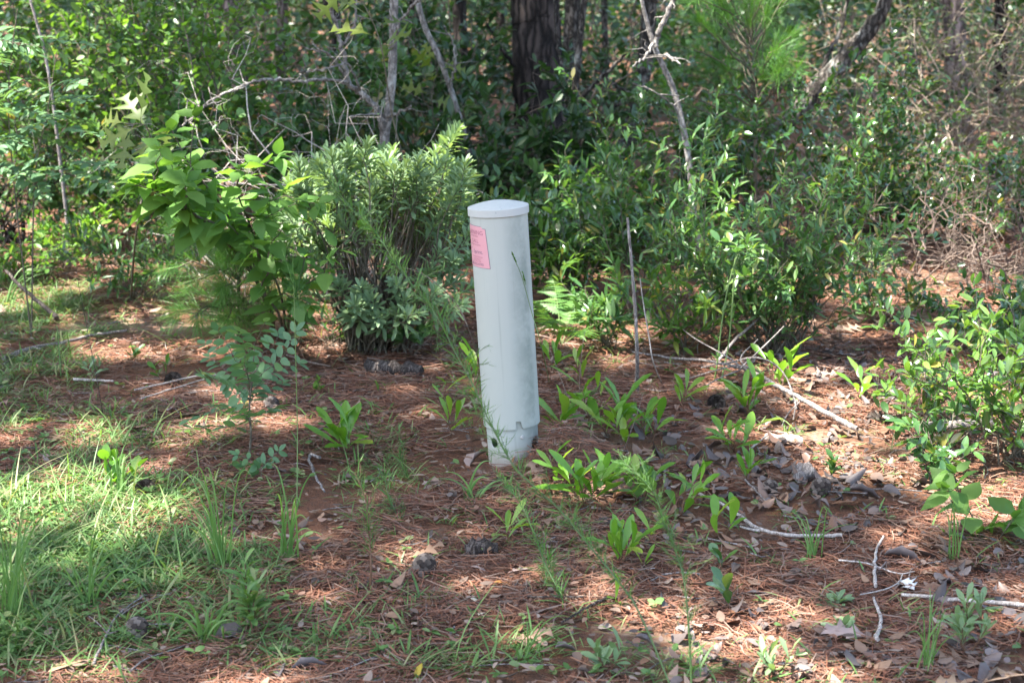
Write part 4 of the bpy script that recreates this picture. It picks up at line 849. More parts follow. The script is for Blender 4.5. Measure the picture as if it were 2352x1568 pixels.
# pinnate leaved plants
def pinnate(label, base, rach, leaflet, pairs, seed, mains, name='indigo_shrub', lm=None, wid=1., rad=.004, tpl=ELLIP):
    rng = np.random.RandomState(seed); sb = MB(); fb = MB()
    for l in mains: l = smoothline(np.asarray(l) - base, 6); tube(sb, l, np.linspace(rad, rad * .5, len(l)), 6)
    for a, b_ in rach:
        l = bendline(rng, np.asarray(a) - base, np.asarray(b_) - base, .10, .012, 10); tube(sb, l, np.linspace(.0016, .0008, 10), 4)
        t_ = unit(l[-1] - l[0]); side = unit(np.cross(t_, np.array((0, 0, 1.)) + .35 * rng.randn(3))); up_ = np.cross(side, t_)
        f = np.linspace(.18, .97, pairs); k = f * 9; i = np.minimum(k.astype(int), 8); p = l[i] * (1 - (k - i))[:, None] + l[i + 1] * (k - i)[:, None]
        for s_ in (1, -1):
            d = s_ * side + .35 * t_ + .18 * rng.randn(pairs, 3); place(fb, tpl, p, d, up_ + .25 * rng.randn(pairs, 3), leaflet * (.8 + .35 * rng.rand(pairs)) * (1 - .25 * f), wid, 0)
        place(fb, tpl, l[-1:], t_[None], up_[None], leaflet * .8, wid, 0)
    root = thing(name, label, 'shrub', base); sb.build('stem', M['stem'], root); fb.build('foliage', lm or M['pinnate'], root); return root
b = G(570, 1068); y0 = b[1]; mid = lambda px, py, dy=0.: P(px, py, y0 + dy)
R_ = []
for a, e in (((575, 880), (680, 760)), ((578, 900), (690, 835)), ((575, 880), (500, 760)), ((570, 870), (545, 760)), ((572, 900), (480, 820)), ((575, 920), (470, 868)), ((575, 940), (430, 965)), ((580, 930), (650, 880)), ((575, 960), (640, 935)),
             ((572, 960), (490, 930)), ((574, 990), (420, 990)), ((570, 850), (610, 740)), ((572, 880), (640, 770)), ((574, 920), (600, 850)), ((574, 940), (520, 880)), ((572, 970), (535, 950)), ((573, 860), (470, 790)), ((573, 890), (560, 800))):
    R_.append((mid(*a), mid(*e, .25 * (hash((a, e)) % 7 / 3 - 1))))
pinnate('young indigo shrub with blue-green oval leaflets in front of the beautyberry', b, R_, .052, 6, 3, [[b, mid(576, 1000), mid(573, 930), mid(580, 860), mid(585, 790)]], wid=1.35)
b = G(600, 1108); y0 = b[1]
pinnate('low sprig of blue-green leaflets under the young indigo shrub', b, [(mid(600, 1075), mid(545, 1045)), (mid(600, 1075), mid(640, 1035)), (mid(600, 1080), mid(560, 1072)), (mid(602, 1075), mid(625, 1060))], .04, 3, 4, [[b, mid(600, 1075)]], wid=1.35, rad=.002)
b = onground(P(60, 600, 6.9)[0], 6.9); y0 = 6.9; R_ = []; rg = random.Random(5)
for _ in range(46):
    a = (rg.uniform(-60, 160), rg.uniform(60, 400)); R_.append((mid(*a), mid(a[0] + rg.choice((-1, 1)) * rg.uniform(50, 120), a[1] + rg.uniform(-10, 60), rg.uniform(-.4, .3))))
pinnate('blue-green locust shrub with feathered leaves hanging in from the left edge', b, R_, .06, 8, 6, [[b, mid(30, 400), mid(20, 200), mid(40, 20)], [b, mid(80, 420), mid(110, 250), mid(130, 120)]], 'locust_shrub', wid=1.15)
# ferns
_y = np.linspace(0, 1, 22); PINNA = leaf_tpl(_y, np.where(np.arange(22) % 2, 1., .35) * .17 * (1 - _y) ** .8 * np.minimum(1, _y * 12), .2, .3)
def fern(label, base, fronds, seed, size=1.):
    rng = np.random.RandomState(seed); sb = MB(); fb = MB()
    for tip, lo in fronds:
        tip = np.asarray(tip) - base; n = 12; t = np.linspace(0, 1, n)[:, None]; l = tip * t + np.array((0, 0, 1.)) * .35 * np.linalg.norm(tip) * (t * (1 - t)); tube(sb, l, np.linspace(.0022, .0008, n), 4)
        L = np.linalg.norm(tip); side0 = unit(np.cross(l[-1] - l[0], (0, 0, 1.)))
        for q in np.linspace(lo, .98, 15):
            k = q * (n - 1); i = min(int(k), n - 2); p = l[i] + (l[i + 1] - l[i]) * (k - i); t_ = unit(l[i + 1] - l[i]); ln = .34 * L * (1.02 - q) ** .75 + .012
            for s_ in (1, -1):
                d = unit(s_ * side0 + .45 * t_ + .12 * rng.randn(3)); place(fb, PINNA, p[None], d[None], np.cross(side0, t_)[None] + .25 * rng.randn(1, 3), ln, 1., 0, .6 + rng.rand())
    root = thing('fern', label, 'fern', base); sb.build('stem', M['greenstem'], root); fb.build('foliage', M['fern'], root); return root
b = G(1290, 795); y0 = b[1]
fern('bracken fern fanning out close to the right of the post', b, [(mid(1225, 690, -.15), .3), (mid(1340, 665, .3), .3), (mid(1410, 735, -.1), .3), (mid(1270, 640, .45), .35), (mid(1420, 690, .4), .3), (mid(1260, 740, -.4), .3), (mid(1360, 770, -.4), .3)], 1)
b = G(2310, 820); y0 = b[1]
fern('bracken fern among the glossy shrub leaves at the right edge', b, [(mid(2200, 770, -.1), .3), (mid(2350, 740, .1), .3), (mid(2280, 720, .2), .3), (mid(2380, 790, -.1), .3), (mid(2240, 800, -.3), .3)], 2)
b = G(1990, 640); y0 = b[1]
fern('pale sunlit fern right of the dense dark shrub', b, [(mid(2060, 560, 0), .3), (mid(1940, 560, .1), .3), (mid(2020, 545, .2), .3), (mid(2080, 590, -.1), .3)], 3)
# ------------------------------------------------------------------ seedlings: short stems with a few glossy upright leaves
def seedling(label, px, py, n, size, seed, h=.05, spread=.03, mat=None, stems=3, wid=1., name='oak_seedling', group=None, tpl=OBLAN, ang=.62, cat='seedling'):
    rng = np.random.RandomState(seed); base = G(px, py); sb = MB(); fb = MB(); k = 0
    for s_ in range(stems):
        a = rng.rand() * 6.3; foot = np.array((spread * cos(a) * .06, spread * sin(a) * .06, -.005)); tip = foot + np.array((spread * cos(a), spread * sin(a), h * (.7 + .6 * rng.rand())))
        l = bendline(rng, foot, tip, .08, .03, 6); tube(sb, l, np.linspace(.0022, .0012, 6), 5)
        m_ = max(3, n // stems); f = np.linspace(.35, 1, m_); g = f * 5; i = np.minimum(g.astype(int), 4); p = l[i] + (l[i + 1] - l[i]) * (g - i)[:, None]; t_ = unit(l[i + 1] - l[i]); t_ = unit(t_ + np.array((0, 0, .6)))
        d, nr = leaf_dirs(rng, t_, ang, .22, .1, .2, np.arange(m_) * 2.4 + rng.rand() * 6); nr = .4 * nr + t_
        place(fb, tpl, p, d, nr, size * (.65 + .5 * rng.rand(m_)), wid * (.9 + .25 * rng.rand(m_)), 0, .3 + 1.2 * rng.rand(m_))
    root = thing(name, label, cat, base, group); sb.build('stem', M['redstem'], root); fb.build('foliage', mat or M['seedling'], root); return root
g_ = 'oak seedlings around the post'
for row in [
    ('large bright oak seedling clump between the indigo shrub and the post', 800, 1045, 24, .115, .06, .035, 4),
    ('small oak seedling close to the left foot of the post', 1035, 1003, 8, .09, .05, .02, 2),
    ('upright two leaved oak seedling behind the left foot of the post', 1020, 935, 4, .085, .06, .01, 1),
    ('oak seedling with broad leaves hidden behind the left edge of the post', 1093, 885, 8, .10, .07, .02, 2),
    ('oak seedling touching the right foot of the post', 1280, 1010, 10, .10, .06, .02, 2),
    ('biggest bright oak seedling clump right of the post', 1345, 1085, 30, .115, .07, .05, 5),
    ('tall leafed oak seedling behind the biggest clump', 1400, 1010, 16, .12, .09, .04, 3),
    ('spreading oak seedling right of the biggest clump', 1490, 1020, 12, .105, .05, .035, 3),
    ('oak seedling with upright leaves in front of the grey sapling', 1560, 935, 9, .10, .07, .025, 2),
    ('oak seedling with a tilted leaf just right of the post', 1270, 860, 7, .10, .06, .02, 2),
    ('small oak seedling left of the dead upright stick', 1338, 880, 7, .075, .05, .02, 2),
    ('oak seedling group under the twiggy end of the fallen branch', 1720, 960, 18, .11, .07, .05, 4),
    ('bright oak seedling in front of the fallen branch', 1690, 1035, 16, .11, .06, .04, 4),
    ('oak seedling behind the fallen branch with long shiny leaves', 1780, 905, 14, .115, .07, .05, 4),
    ('oak seedling with a yellowing leaf near the curved pale stick', 1705, 1110, 9, .085, .04, .025, 2),
    ('lone sunlit oak seedling between the dense shrub and right edge', 1975, 925, 7, .105, .06, .02, 2),
    ('four leaved oak seedling in front of the post', 1170, 1255, 6, .092, .085, .012, 1),
    ('oak seedling with long leaves beside the leaning fennel stalk', 1420, 1300, 12, .105, .06, .035, 3),
    ('sparse pale leaved oak seedling between the two fennel stalks', 1482, 1255, 5, .075, .045, .012, 1),
    ('single leaved seedling standing low beside the fennel stalk', 1408, 1385, 3, .075, .02, .01, 1),
    ('tiny upright oak seedling under the pale leaved one', 1476, 1305, 3, .07, .02, .008, 1),
    ('dark oak seedling group left of the curved pale stick', 1550, 1190, 18, .10, .07, .05, 4),
    ('oak seedling bending over the curved pale stick', 1660, 1240, 7, .085, .05, .03, 2),
    ('oak seedling with crowded leaves at the left of the biggest clump', 1295, 1050, 12, .10, .06, .03, 3),
    ('leggy oak seedling poking out of the back of the biggest clump', 1350, 1000, 10, .11, .10, .03, 2),
    ('oak seedling filling the gap between the tall leafed and spreading ones', 1440, 1035, 11, .10, .06, .03, 2),
    ('oak seedling between the biggest clump and the curled brown leaf', 1480, 1140, 8, .08, .05, .03, 2)]:
    lab, px, py, n, size, h, sp, st = row
    rv = random.Random(px * 3 + py); seedling(lab, px, py, int(n * rv.uniform(.85, 1.3)), size * rv.uniform(.95, 1.2), px * 7 + py, h * rv.uniform(1., 1.6), sp * rv.uniform(.8, 1.4), M['seedpale'] if px % 3 == 0 else None, st, rv.uniform(.62, .86), group=g_, ang=rv.uniform(.5, .85))
seedling('dark green seedling with blunt leaves, upper one of two at the right of the fennel', 1660, 1315, 4, .07, 101, .045, .01, M['glossy'], 1, 1.5, 'greenbrier_seedling')
seedling('dark green seedling with blunt leaves, lower one of two at the right of the fennel', 1672, 1405, 7, .07, 102, .07, .012, M['glossy'], 1, 1.4, 'greenbrier_seedling')
seedling('round leaved low plant behind the curled brown leaf', 1472, 1165, 9, .065, 103, .09, .04, M['round'], 2, 1.9, 'young_shrub', tpl=ELLIP)
seedling('pale leafy weed among the grass at the left', 290, 1130, 22, .055, 104, .09, .05, M['seedling'], 5, 1.6, 'leafy_weed', tpl=ELLIP)
seedling('felty grey leaf rosette above the left pine cone', 465, 875, 7, .06, 105, .01, .008, M['silver'], 1, 2., 'mullein_rosette', cat='rosette')
seedling('fuzzy pale rosette at the lower right corner', 2220, 1510, 60, .055, 106, .11, .025, M['silver'], 4, .75, 'cudweed_rosette', cat='rosette')
seedling('small pale rosette below the thin right hand stick fork', 1925, 1395, 22, .05, 107, .02, .01, M['silver'], 2, .9, 'cudweed_rosette', cat='rosette', ang=1.)
seedling('second small pale rosette, below the first and left of the standing stick', 1935, 1450, 16, .045, 108, .01, .01, M['silver'], 2, 1., 'cudweed_rosette', cat='rosette', ang=1.)
seedling('leafy green horseweed at the lower left, right of the curled bark', 590, 1470, 60, .055, 109, .13, .02, M['grass'], 3, .8, 'horseweed', cat='weed', ang=.8)
seedling('second horseweed shoot leaning left of the leafy one', 555, 1415, 30, .05, 110, .13, .015, M['tallgrass'], 2, .8, 'horseweed', cat='weed', ang=.8)
seedling('grey green weed tuft at the bottom between the fennel stalks', 1395, 1545, 22, .055, 111, .06, .03, M['silver'], 4, 1., 'weed_tuft', cat='weed')
seedling('bushy grey green weed tuft at the bottom right of the fennel', 1785, 1555, 34, .055, 112, .06, .04, M['silver'], 5, .8, 'weed_tuft', cat='weed')
seedling('small leafy weed standing in the middle of the right litter', 1905, 1105, 16, .045, 113, .09, .012, M['shade'], 1, 1.2, 'leafy_weed', cat='weed')
seedling('bright weed sprout at the left of the small shady log', 720, 905, 14, .035, 114, .04, .03, M['round'], 3, 1.6, 'leafy_weed', tpl=ELLIP, cat='weed')
seedling('weedy sprout in the straw above the indigo sprig', 850, 960, 10, .04, 115, .03, .03, M['grass'], 3, 1., 'leafy_weed', cat='weed')
seedling('grey green weed beside the pale stick at the left', 215, 870, 18, .05, 116, .06, .04, M['silver'], 4, 1., 'leafy_weed', cat='weed')
seedling('green weed cluster between the grey stick and left grass', 370, 870, 14, .045, 117, .05, .03, M['round'], 3, 1.2, 'leafy_weed', cat='weed')
seedling('low green weed above the left end of the grey stick', 300, 830, 16, .05, 118, .05, .03, M['lance'], 3, 1.1, 'leafy_weed', cat='weed')

# dog fennel: feathery stalks
def fennel(label, line, seed, side=.05, dens=340, rad=.0024, smat='fennelstem', up=.5, lo=.08, name='dog_fennel'):
    rng = np.random.RandomState(seed); base = np.asarray(line[0]); ln = smoothline(np.asarray(line) - base, 9); sb = MB(); fb = MB()
    L = np.linalg.norm(np.diff(ln, axis=0), axis=1).sum(); tube(sb, ln, np.linspace(rad, rad * .25, len(ln)), 6)
    n = int(1.35 * dens * L); p, t_ = along(rng, [ln], n, lo, 1.); d, nr = leaf_dirs(rng, t_, .95, .3, .15, .6)
    T_ = leaf_tpl([0, .3, .65, 1], [0, .028, .023, 0], .1, .45)
    place(fb, T_, p, d, nr, side * (.5 + .7 * rng.rand(n)), 1., 0, rng.randn(n) * 1.2)
    for _ in range(int(L * 46)):                             # short feathery side shoots
        k = rng.randint(int(len(ln) * .15), len(ln) - 1); dd = unit(unit(ln[k] - ln[k - 1]) * .8 + rng.randn(3) * .6); l2 = bendline(rng, ln[k], ln[k] + dd * side * (1. + 1.2 * rng.rand()), .1, .03, 5); tube(sb, l2, .0007, 4)
        m_ = 14; p, t_ = along(rng, [l2], m_, .1, 1.); d, nr = leaf_dirs(rng, t_, .8, .3, .1, .6); place(fb, T_, p, d, nr, side * .5 * (.5 + .7 * rng.rand(m_)), 1.2, 0, rng.randn(m_))
    root = thing(name, label, 'weed', base); sb.build('stem', M[smat], root); fb.build('foliage', M['fennel'], root); return root
def pl_(pts, y0, y1): n = len(pts); return [P(px, py, y0 + (y1 - y0) * i / (n - 1)) for i, (px, py) in enumerate(pts)]
q = G(1575, 1660)
fennel('longest feathery fennel stalk arching left across the foot of the post', [q] + pl_([(1470, 1410), (1410, 1323), (1343, 1240), (1284, 1169), (1185, 1075), (1126, 971), (1083, 877), (1046, 810), (1005, 729), (965, 676), (911, 608), (868, 541), (823, 494), (760, 425)], q[1] + .08, q[1] + .62), 1, .045, 260)
q = G(1590, 1640)
fennel('upright bright fennel stalk right of the arching one', [q] + pl_([(1585, 1500), (1573, 1345), (1550, 1262), (1525, 1200), (1505, 1138), (1470, 1095), (1433, 1060)], q[1] + .03, q[1] + .25), 2, .034, 330)
q = G(1300, 1395)
fennel('bushy young fennel in the straw below the four leaved seedling', [q] + pl_([(1280, 1350), (1250, 1290), (1230, 1230), (1200, 1165), (1160, 1100)], q[1], q[1] + .25), 3, .045, 330)
fennel('short pale fennel sprig beside the bushy young one', [G(1262, 1370)] + pl_([(1255, 1320), (1262, 1280)], 4.02, 4.05), 4, .04, 500, .002)
q = G(850, 1362)
fennel('thin fennel plant with a bare red stem left of the post', [q] + pl_([(852, 1300), (848, 1230), (840, 1150), (815, 1085)], q[1], q[1] + .1), 5, .045, 210, .0035, 'redstem', .5, .35)
q = G(870, 1340)
fennel('leaning fennel sprig behind the red stemmed one', [G(905, 1265)] + pl_([(915, 1200), (890, 1130), (885, 1090)], 4.5, 4.6), 6, .045, 190, .0025)
fennel('faint feathery sprig in the straw before the post foot', [G(960, 1190)] + pl_([(955, 1140), (930, 1080), (915, 1040)], 4.85, 4.9), 7, .04, 170, .002)
q = G(640, 700)
fennel('soft feathery weed among the low beautyberry leaves', [G(690, 790)] + pl_([(685, 700), (675, 640), (655, 560)], 6.1, 6.2), 8, .06, 260, .003)

# tall grasses
def tallgrass(label, px, py, blades, seed, wdt=.0026, name='grass_clump', cat='grass clump', stiff=1.):
    rng = np.random.RandomState(seed); base = G(px, py); fb = MB()
    for (tx, ty, dy) in blades:
        tip = P(tx, ty, base[1] + dy) - base; foot = np.array((rng.randn() * .012, rng.randn() * .012, -.005)); n = 12; t = np.linspace(0, 1, n)[:, None]
        L = np.linalg.norm(tip - foot); c = foot + (tip - foot) * np.array((.35, .35, 0)) + np.array((0, 0, 1.)) * (max(tip[2], .3 * L) * 1.15 + .08 * L)
        l = foot * (1 - t) ** 2 + 2 * c * t * (1 - t) + tip * t ** 2; d = unit(np.gradient(l, axis=0)); s_ = unit(np.cross(d, rng.randn(3) * .3 + np.array((0, -1., .4)))); w = wdt * (1 - .85 * t ** 1.6) * (.7 + .5 * rng.rand())
        v = np.concatenate([l - s_ * w, l + np.cross(s_, d) * w * .4, l + s_ * w]); k = np.arange(n - 1)
        fb.add(v, np.concatenate([np.stack([k, k + n, k + n + 1, k + 1], 1), np.stack([k + n, k + 2 * n, k + 2 * n + 1, k + n + 1], 1)]))
    o_ = fb.build(name, M['tallgrass'], loc=base); tag(o_, label, cat); return o_
rg = random.Random(2); bl = [(rg.gauss(475, 45), rg.uniform(1090, 1230), rg.uniform(-.2, .2)) for _ in range(16)] + [(450, 1110, 0), (430, 1095, .1), (400, 1080, .1), (470, 1080, 0), (540, 1210, -.1), (560, 1290, -.2), (360, 1130, 0)]
tallgrass('tall light green grass clump standing in the left grass', 512, 1310, bl, 1)
bl = [(rg.gauss(250, 110), rg.uniform(1190, 1330), rg.uniform(-.2, .2)) for _ in range(14)]
tallgrass('arching grass clump left of the tall light green one', 205, 1400, bl, 2)
bl = [(rg.gauss(60, 80), rg.uniform(1160, 1330), rg.uniform(-.2, .2)) for _ in range(18)] + [(-60, 1200, 0), (-80, 1290, -.1)]
tallgrass('long bladed grass clump at the left edge', 30, 1420, bl, 3)
bl = [(rg.gauss(680, 45), rg.uniform(1150, 1260), rg.uniform(-.15, .15)) for _ in range(12)] + [(620, 1070, .05), (745, 1090, 0)]
tallgrass('loose grass clump at the foot of the tall seed stalk', 660, 1290, bl, 4, .003)
bl = [(rg.gauss(470, 60), rg.uniform(1380, 1440), rg.uniform(-.1, .1)) for _ in range(16)]
tallgrass('short spreading grass clump near the curled bark', 470, 1480, bl, 5, .0035)
bl = [(rg.gauss(285, 40), rg.uniform(1010, 1100), rg.uniform(-.1, .1)) for _ in range(14)]
tallgrass('upright grass clump at the upper edge of the left grass', 270, 1150, bl, 6, .003)
bl = [(rg.gauss(1275, 45), rg.uniform(1410, 1480), rg.uniform(-.1, .1)) for _ in range(14)]
tallgrass('thin grass clump in the straw at the bottom middle', 1205, 1520, bl, 7, .002)
bl = [(rg.gauss(1870, 40), rg.uniform(1170, 1240), rg.uniform(-.1, .1)) for _ in range(14)]
tallgrass('grass tuft growing through the curved pale stick', 1865, 1290, bl, 8, .002)
bl = [(rg.gauss(2150, 70), rg.uniform(1340, 1480), rg.uniform(-.1, .1)) for _ in range(12)]
tallgrass('wispy grass tuft at the bottom right', 2130, 1545, bl, 9, .0018)
bl = [(rg.gauss(2180, 25), rg.uniform(1130, 1220), rg.uniform(-.1, .1)) for _ in range(8)]
tallgrass('thin grass tuft left of the young beautyberry', 2190, 1290, bl, 10, .002)
bl = [(rg.gauss(1110, 30), rg.uniform(1080, 1130), rg.uniform(-.1, .1)) for _ in range(10)] + [(1020, 1085, 0), (1000, 1100, 0), (1130, 1060, 0)]
tallgrass('drooping broad grass blades in front of the post', 1080, 1150, bl, 11, .0035)
bl = [(rg.gauss(90, 40), rg.uniform(600, 660), rg.uniform(-.1, .1)) for _ in range(8)]
tallgrass('sunlit grass tuft near the dark stick at the left edge', 20, 700, bl, 12, .003)
def stalk(label, pts, y0, y1, rad, mat, heads=(), name='grass_stalk', cat='grass stalk'):
    b_ = G(*pts[0]); l = [b_] + pl_(pts[1:], y0, y1); ln = smoothline(np.array(l) - b_, 8); sb = MB(); tube(sb, ln, np.linspace(rad, rad * .55, len(ln)), 5)
    root = thing(name, label, cat, b_); sb.build('stem', M[mat], root); rng = np.random.RandomState(int(pts[0][0]))
    if heads:
        fb = MB()
        for a, e in heads:
            h0 = P(*a, y1) - b_; h1 = P(*e, y1) - b_; l2 = bendline(rng, h0, h1, .02, .004, 8); tube(fb, l2, .0008, 4); n = 40
            p, t_ = along(rng, [l2], n, .1, 1.); d, nr = leaf_dirs(rng, t_, .35, .15, .1, .5); place(fb, SMALL, p, d, nr, .009, 1., 0)
        fb.build('seed_head', M['fennel'], root)
    return root
stalk('tall single seed stalk with a forked head left of the post', [(682, 1165), (683, 1000), (680, 850), (676, 700), (675, 655)], 4.72, 4.72, .0018, 'greenstem', [((675, 660), (676, 562)), ((675, 662), (648, 572))])
stalk('thin dark grass stalk rising from the left grass', [(240, 970), (222, 870), (205, 780), (178, 640)], 5.45, 5.45, .0016, 'darkstick')
stalk('slender seed stalk crossing the right side of the post', [(1262, 880), (1245, 800), (1222, 720), (1200, 640), (1182, 595)], 4.85, 4.7, .0016, 'greenstem', [((1208, 655), (1200, 625)), ((1188, 610), (1176, 582))])
stalk('pale dry grass stalk arching over to the left edge of the post', [(1108, 870), (1085, 780), (1050, 700), (1000, 650), (955, 622), (900, 610)], 5.2, 5.2, .0022, 'tantwig', [((905, 611), (868, 612))])
stalk('thin pinkish dry stalk right of the post', [(1325, 985), (1310, 930), (1285, 860), (1262, 800)], 5.4, 5.5, .002, 'tantwig')
stalk('bare pale dry stalk left of the narrow leaved shrub foot', [(1330, 930), (1332, 860), (1340, 780), (1345, 760)], 5.7, 5.8, .0016, 'tantwig')
stalk('fine tan stalk in the litter right of the biggest seedling clump', [(1410, 1100), (1430, 1040), (1460, 960), (1478, 900)], 5., 5.1, .0012, 'tantwig')
# green briar vine
def vine(label, lines, seed, n=16, size=.055):
    rng = np.random.RandomState(seed); b_ = np.asarray(lines[0][0]); sb = MB(); fb = MB(); L = []
    for l in lines: s_ = smoothline(np.asarray(l) - b_, 8); L.append(s_); tube(sb, s_, np.linspace(.0035, .0018, len(s_)), 5)
    p, t_ = along(rng, L, n, .1, 1.); d, nr = leaf_dirs(rng, t_, 1.1, .3, .1, .5); place(fb, ELLIP, p, d, nr, size * (.7 + .5 * rng.rand(n)), 1.1, 0)
    root = thing('greenbrier_vine', label, 'vine', b_); sb.build('stem', M['greenstem'], root); fb.build('foliage', M['lance'], root); return root
vine('pale green vine climbing in front of the dense dark shrub', [[G(1640, 880)] + pl_([(1648, 830), (1658, 740), (1672, 660), (1690, 590), (1688, 560), (1640, 552)], 6.05, 6.1), [G(1655, 880)] + pl_([(1672, 800), (1682, 700), (1690, 600)], 6.1, 6.1) + pl_([(1712, 575), (1760, 575), (1790, 600)], 6.1, 6.0)], 1, 20)

# ------------------------------------------------------------------ sticks, cones, bark and single dead leaves
def stick(label, pts, w0, w1, mat, seed, lift=0., twigs=(), name='fallen_stick', cat='stick'):
    """pts: picture points on the ground, optional third value = height above it"""
    rng = np.random.RandomState(seed); l = []
    for px, py, *h in pts:
        q = G(px, py, h[0] if h else 0.); l.append(q)
    ln = smoothline(np.array(l), 7); n = len(ln); d0 = np.linalg.norm(ln[0] - (0, 0, EYE)); r = .85 * np.linspace(w0, w1, n) / 2 / (W0 * FOC) * d0
    ln[:, 2] += r * .8 + lift + .016; ln += rng.randn(n, 3) * np.array((1, 1, .3)) * r.mean() * .35
    base_ = ln[0].copy(); base_[2] -= r[0]
    sb = MB(); tube(sb, ln - base_, r, 8, 0, .12, rng)
    for tpts, a, b_ in twigs:
        tl = smoothline(np.array([G(px, py, h[0] if h else .01) for px, py, *h in tpts]), 6); tube(sb, tl - base_ + np.array((0, 0, .018)), np.linspace(a * .75, b_ * .75 + .6, len(tl)) / 2 / (W0 * FOC) * d0, 5, 1, .1, rng)
    o_ = sb.build(name, M[mat], loc=base_); tag(o_, label, cat); return o_
stick('long grey fallen stick lying across the straw at the left', [(8, 838), (70, 815), (150, 800), (215, 783), (292, 772)], 12, 7, 'stick', 1, .005, [([(95, 810), (60, 812), (10, 845)], 6, 3)])
stick('dark stick slanting up out of the grass at the left edge', [(132, 742), (95, 708, .04), (50, 670, .10), (15, 632, .16)], 13, 8, 'darkstick', 2)
stick('short pale broken stick below the long grey one', [(168, 882), (210, 884), (262, 886)], 8, 6, 'palestick', 3)
stick('thin pale cane leaning out from under the indigo shrub', [(310, 912), (380, 896), (450, 880), (510, 876)], 5, 4, 'palestick', 4, .01)
stick('second thin cane crossing below the first, by the indigo shrub', [(325, 932), (400, 908), (470, 886)], 4, 3, 'palestick', 5, .01)
stick('straight brown cane lying right of the indigo shrub', [(660, 842), (710, 858), (760, 868)], 6, 4, 'twig', 6, .03)
stick('thick fallen branch with a spray of pale twigs at its upper end', [(1965, 1000, .0), (1905, 966, .02), (1850, 935, .03), (1790, 902, .05), (1730, 868, .06), (1680, 852, .06), (1610, 838, .03), (1540, 832, .01), (1450, 818, .0)], 16, 6, 'stick', 7, 0, [
    ([(1735, 868, .06), (1700, 850, .10), (1640, 862, .08), (1580, 880, .03)], 7, 3), ([(1720, 866, .06), (1670, 830, .12), (1600, 790, .12), (1560, 760, .1)], 6, 3), ([(1740, 870, .06), (1700, 835, .12), (1740, 790, .14)], 6, 3),
    ([(1700, 860, .06), (1650, 880, .05), (1600, 910, .01)], 6, 3), ([(1660, 848, .08), (1740, 832, .14), (1800, 868, .08), (1830, 950, .0)], 7, 4), ([(1690, 856, .08), (1660, 845, .12), (1610, 855, .08)], 5, 3), ([(1700, 856, .1), (1760, 800, .18), (1800, 760, .2)], 5, 3),
    ([(1800, 905, .04), (1826, 930, .03), (1820, 985, 0)], 6, 3), ([(1840, 930, .03), (1810, 960, .01), (1795, 990, 0)], 5, 3)], 'fallen_branch', 'branch')
stick('bare arching branch lifting from the fallen branch into the dense shrub', [(1650, 840, .02), (1690, 790, .10), (1740, 745, .14), (1800, 700, .16), (1860, 680, .16)], 9, 4, 'stick', 8, 0, (), 'fallen_branch', 'branch')
stick('curved pale stick on the straw right of the upright fennel', [(1606, 1150), (1660, 1176), (1710, 1210), (1745, 1232), (1800, 1246), (1870, 1249), (1932, 1247)], 8, 10, 'palestick', 9, .004, [([(1745, 1232), (1720, 1228), (1700, 1222)], 8, 5)])
stick('pale stick standing in line with the white scrap, pointing away', [(2009, 1365), (2008, 1310), (2014, 1275), (2028, 1248)], 10, 6, 'palestick', 10, .004)
stick('weathered stick near the bottom edge below the upright pale one', [(2012, 1490), (2022, 1440), (2004, 1390)], 12, 7, 'palestick', 11, .004)
stick('long pale straight stick lying at the right edge', [(2068, 1384), (2160, 1392), (2260, 1402), (2365, 1412)], 9, 13, 'palestick', 12, .004)
stick('thin curved twig crossing the upright pale stick', [(1925, 1305), (1990, 1312), (2060, 1335), (2100, 1330)], 5, 3, 'palestick', 13, .006, [([(2072, 1333), (2062, 1352), (2030, 1368), (1975, 1380)], 4, 3)])
stick('forked grey twig near the bottom left corner', [(215, 1548), (250, 1470), (275, 1430), (330, 1388)], 8, 5, 'stick', 14, .006, [([(252, 1470), (320, 1450), (400, 1448)], 5, 3), ([(250, 1472), (225, 1445), (205, 1430)], 4, 3), ([(275, 1430), (320, 1400), (395, 1375)], 4, 2)])
stick('bent grey twig in the straw below the indigo sprig', [(736, 1068), (712, 1062), (716, 1090), (730, 1120), (746, 1146)], 9, 5, 'stick', 15, .006)
stick('small grey stick poking out near the bottom fennel', [(1398, 1390), (1370, 1402), (1335, 1420), (1290, 1448)], 9, 4, 'darkstick', 16, .004, [([(1340, 1385), (1280, 1385), (1210, 1385)], 6, 4)])
stick('curved thin dark twig along the bottom left edge', [(300, 1560), (340, 1530), (400, 1510), (450, 1490)], 5, 3, 'stick', 17, .004)
stick('pale twig right of the seedling with a yellowing leaf', [(1722, 1050), (1745, 1030), (1768, 1012)], 6, 4, 'palestick', 18, .01)
stick('grey twig pointing down from the yellowing seedling', [(1710, 1118), (1730, 1138), (1758, 1168)], 6, 4, 'stick', 19, .006)
stick('thin bare stick standing upright among the narrow leaved shrub', [(1464, 900), (1460, 880, .03)], 8, 7, 'stick', 20)
def pole(label, base, pts, y, r0, r1, mat, name='standing_twig', cat='dead twig'):
    b_ = G(*base); l = smoothline(np.array([b_] + pl_(pts, y, y)) - b_, 8); sb = MB(); tube(sb, l, np.linspace(r0, r1, len(l)), 7, 0, .1, np.random.RandomState(4)); root = sb.build(name, M[mat], loc=b_); tag(root, label, cat)
pole('grey dead stem standing upright right of the fern', (1464, 905), [(1463, 800), (1458, 700), (1450, 600), (1441, 500)], 5.75, .0075, .005, 'stick')
pole('thin wavy bare stem beside the grey dead stem', (1520, 880), [(1500, 830), (1490, 770), (1478, 700), (1470, 640)], 5.8, .003, .0018, 'palestick')
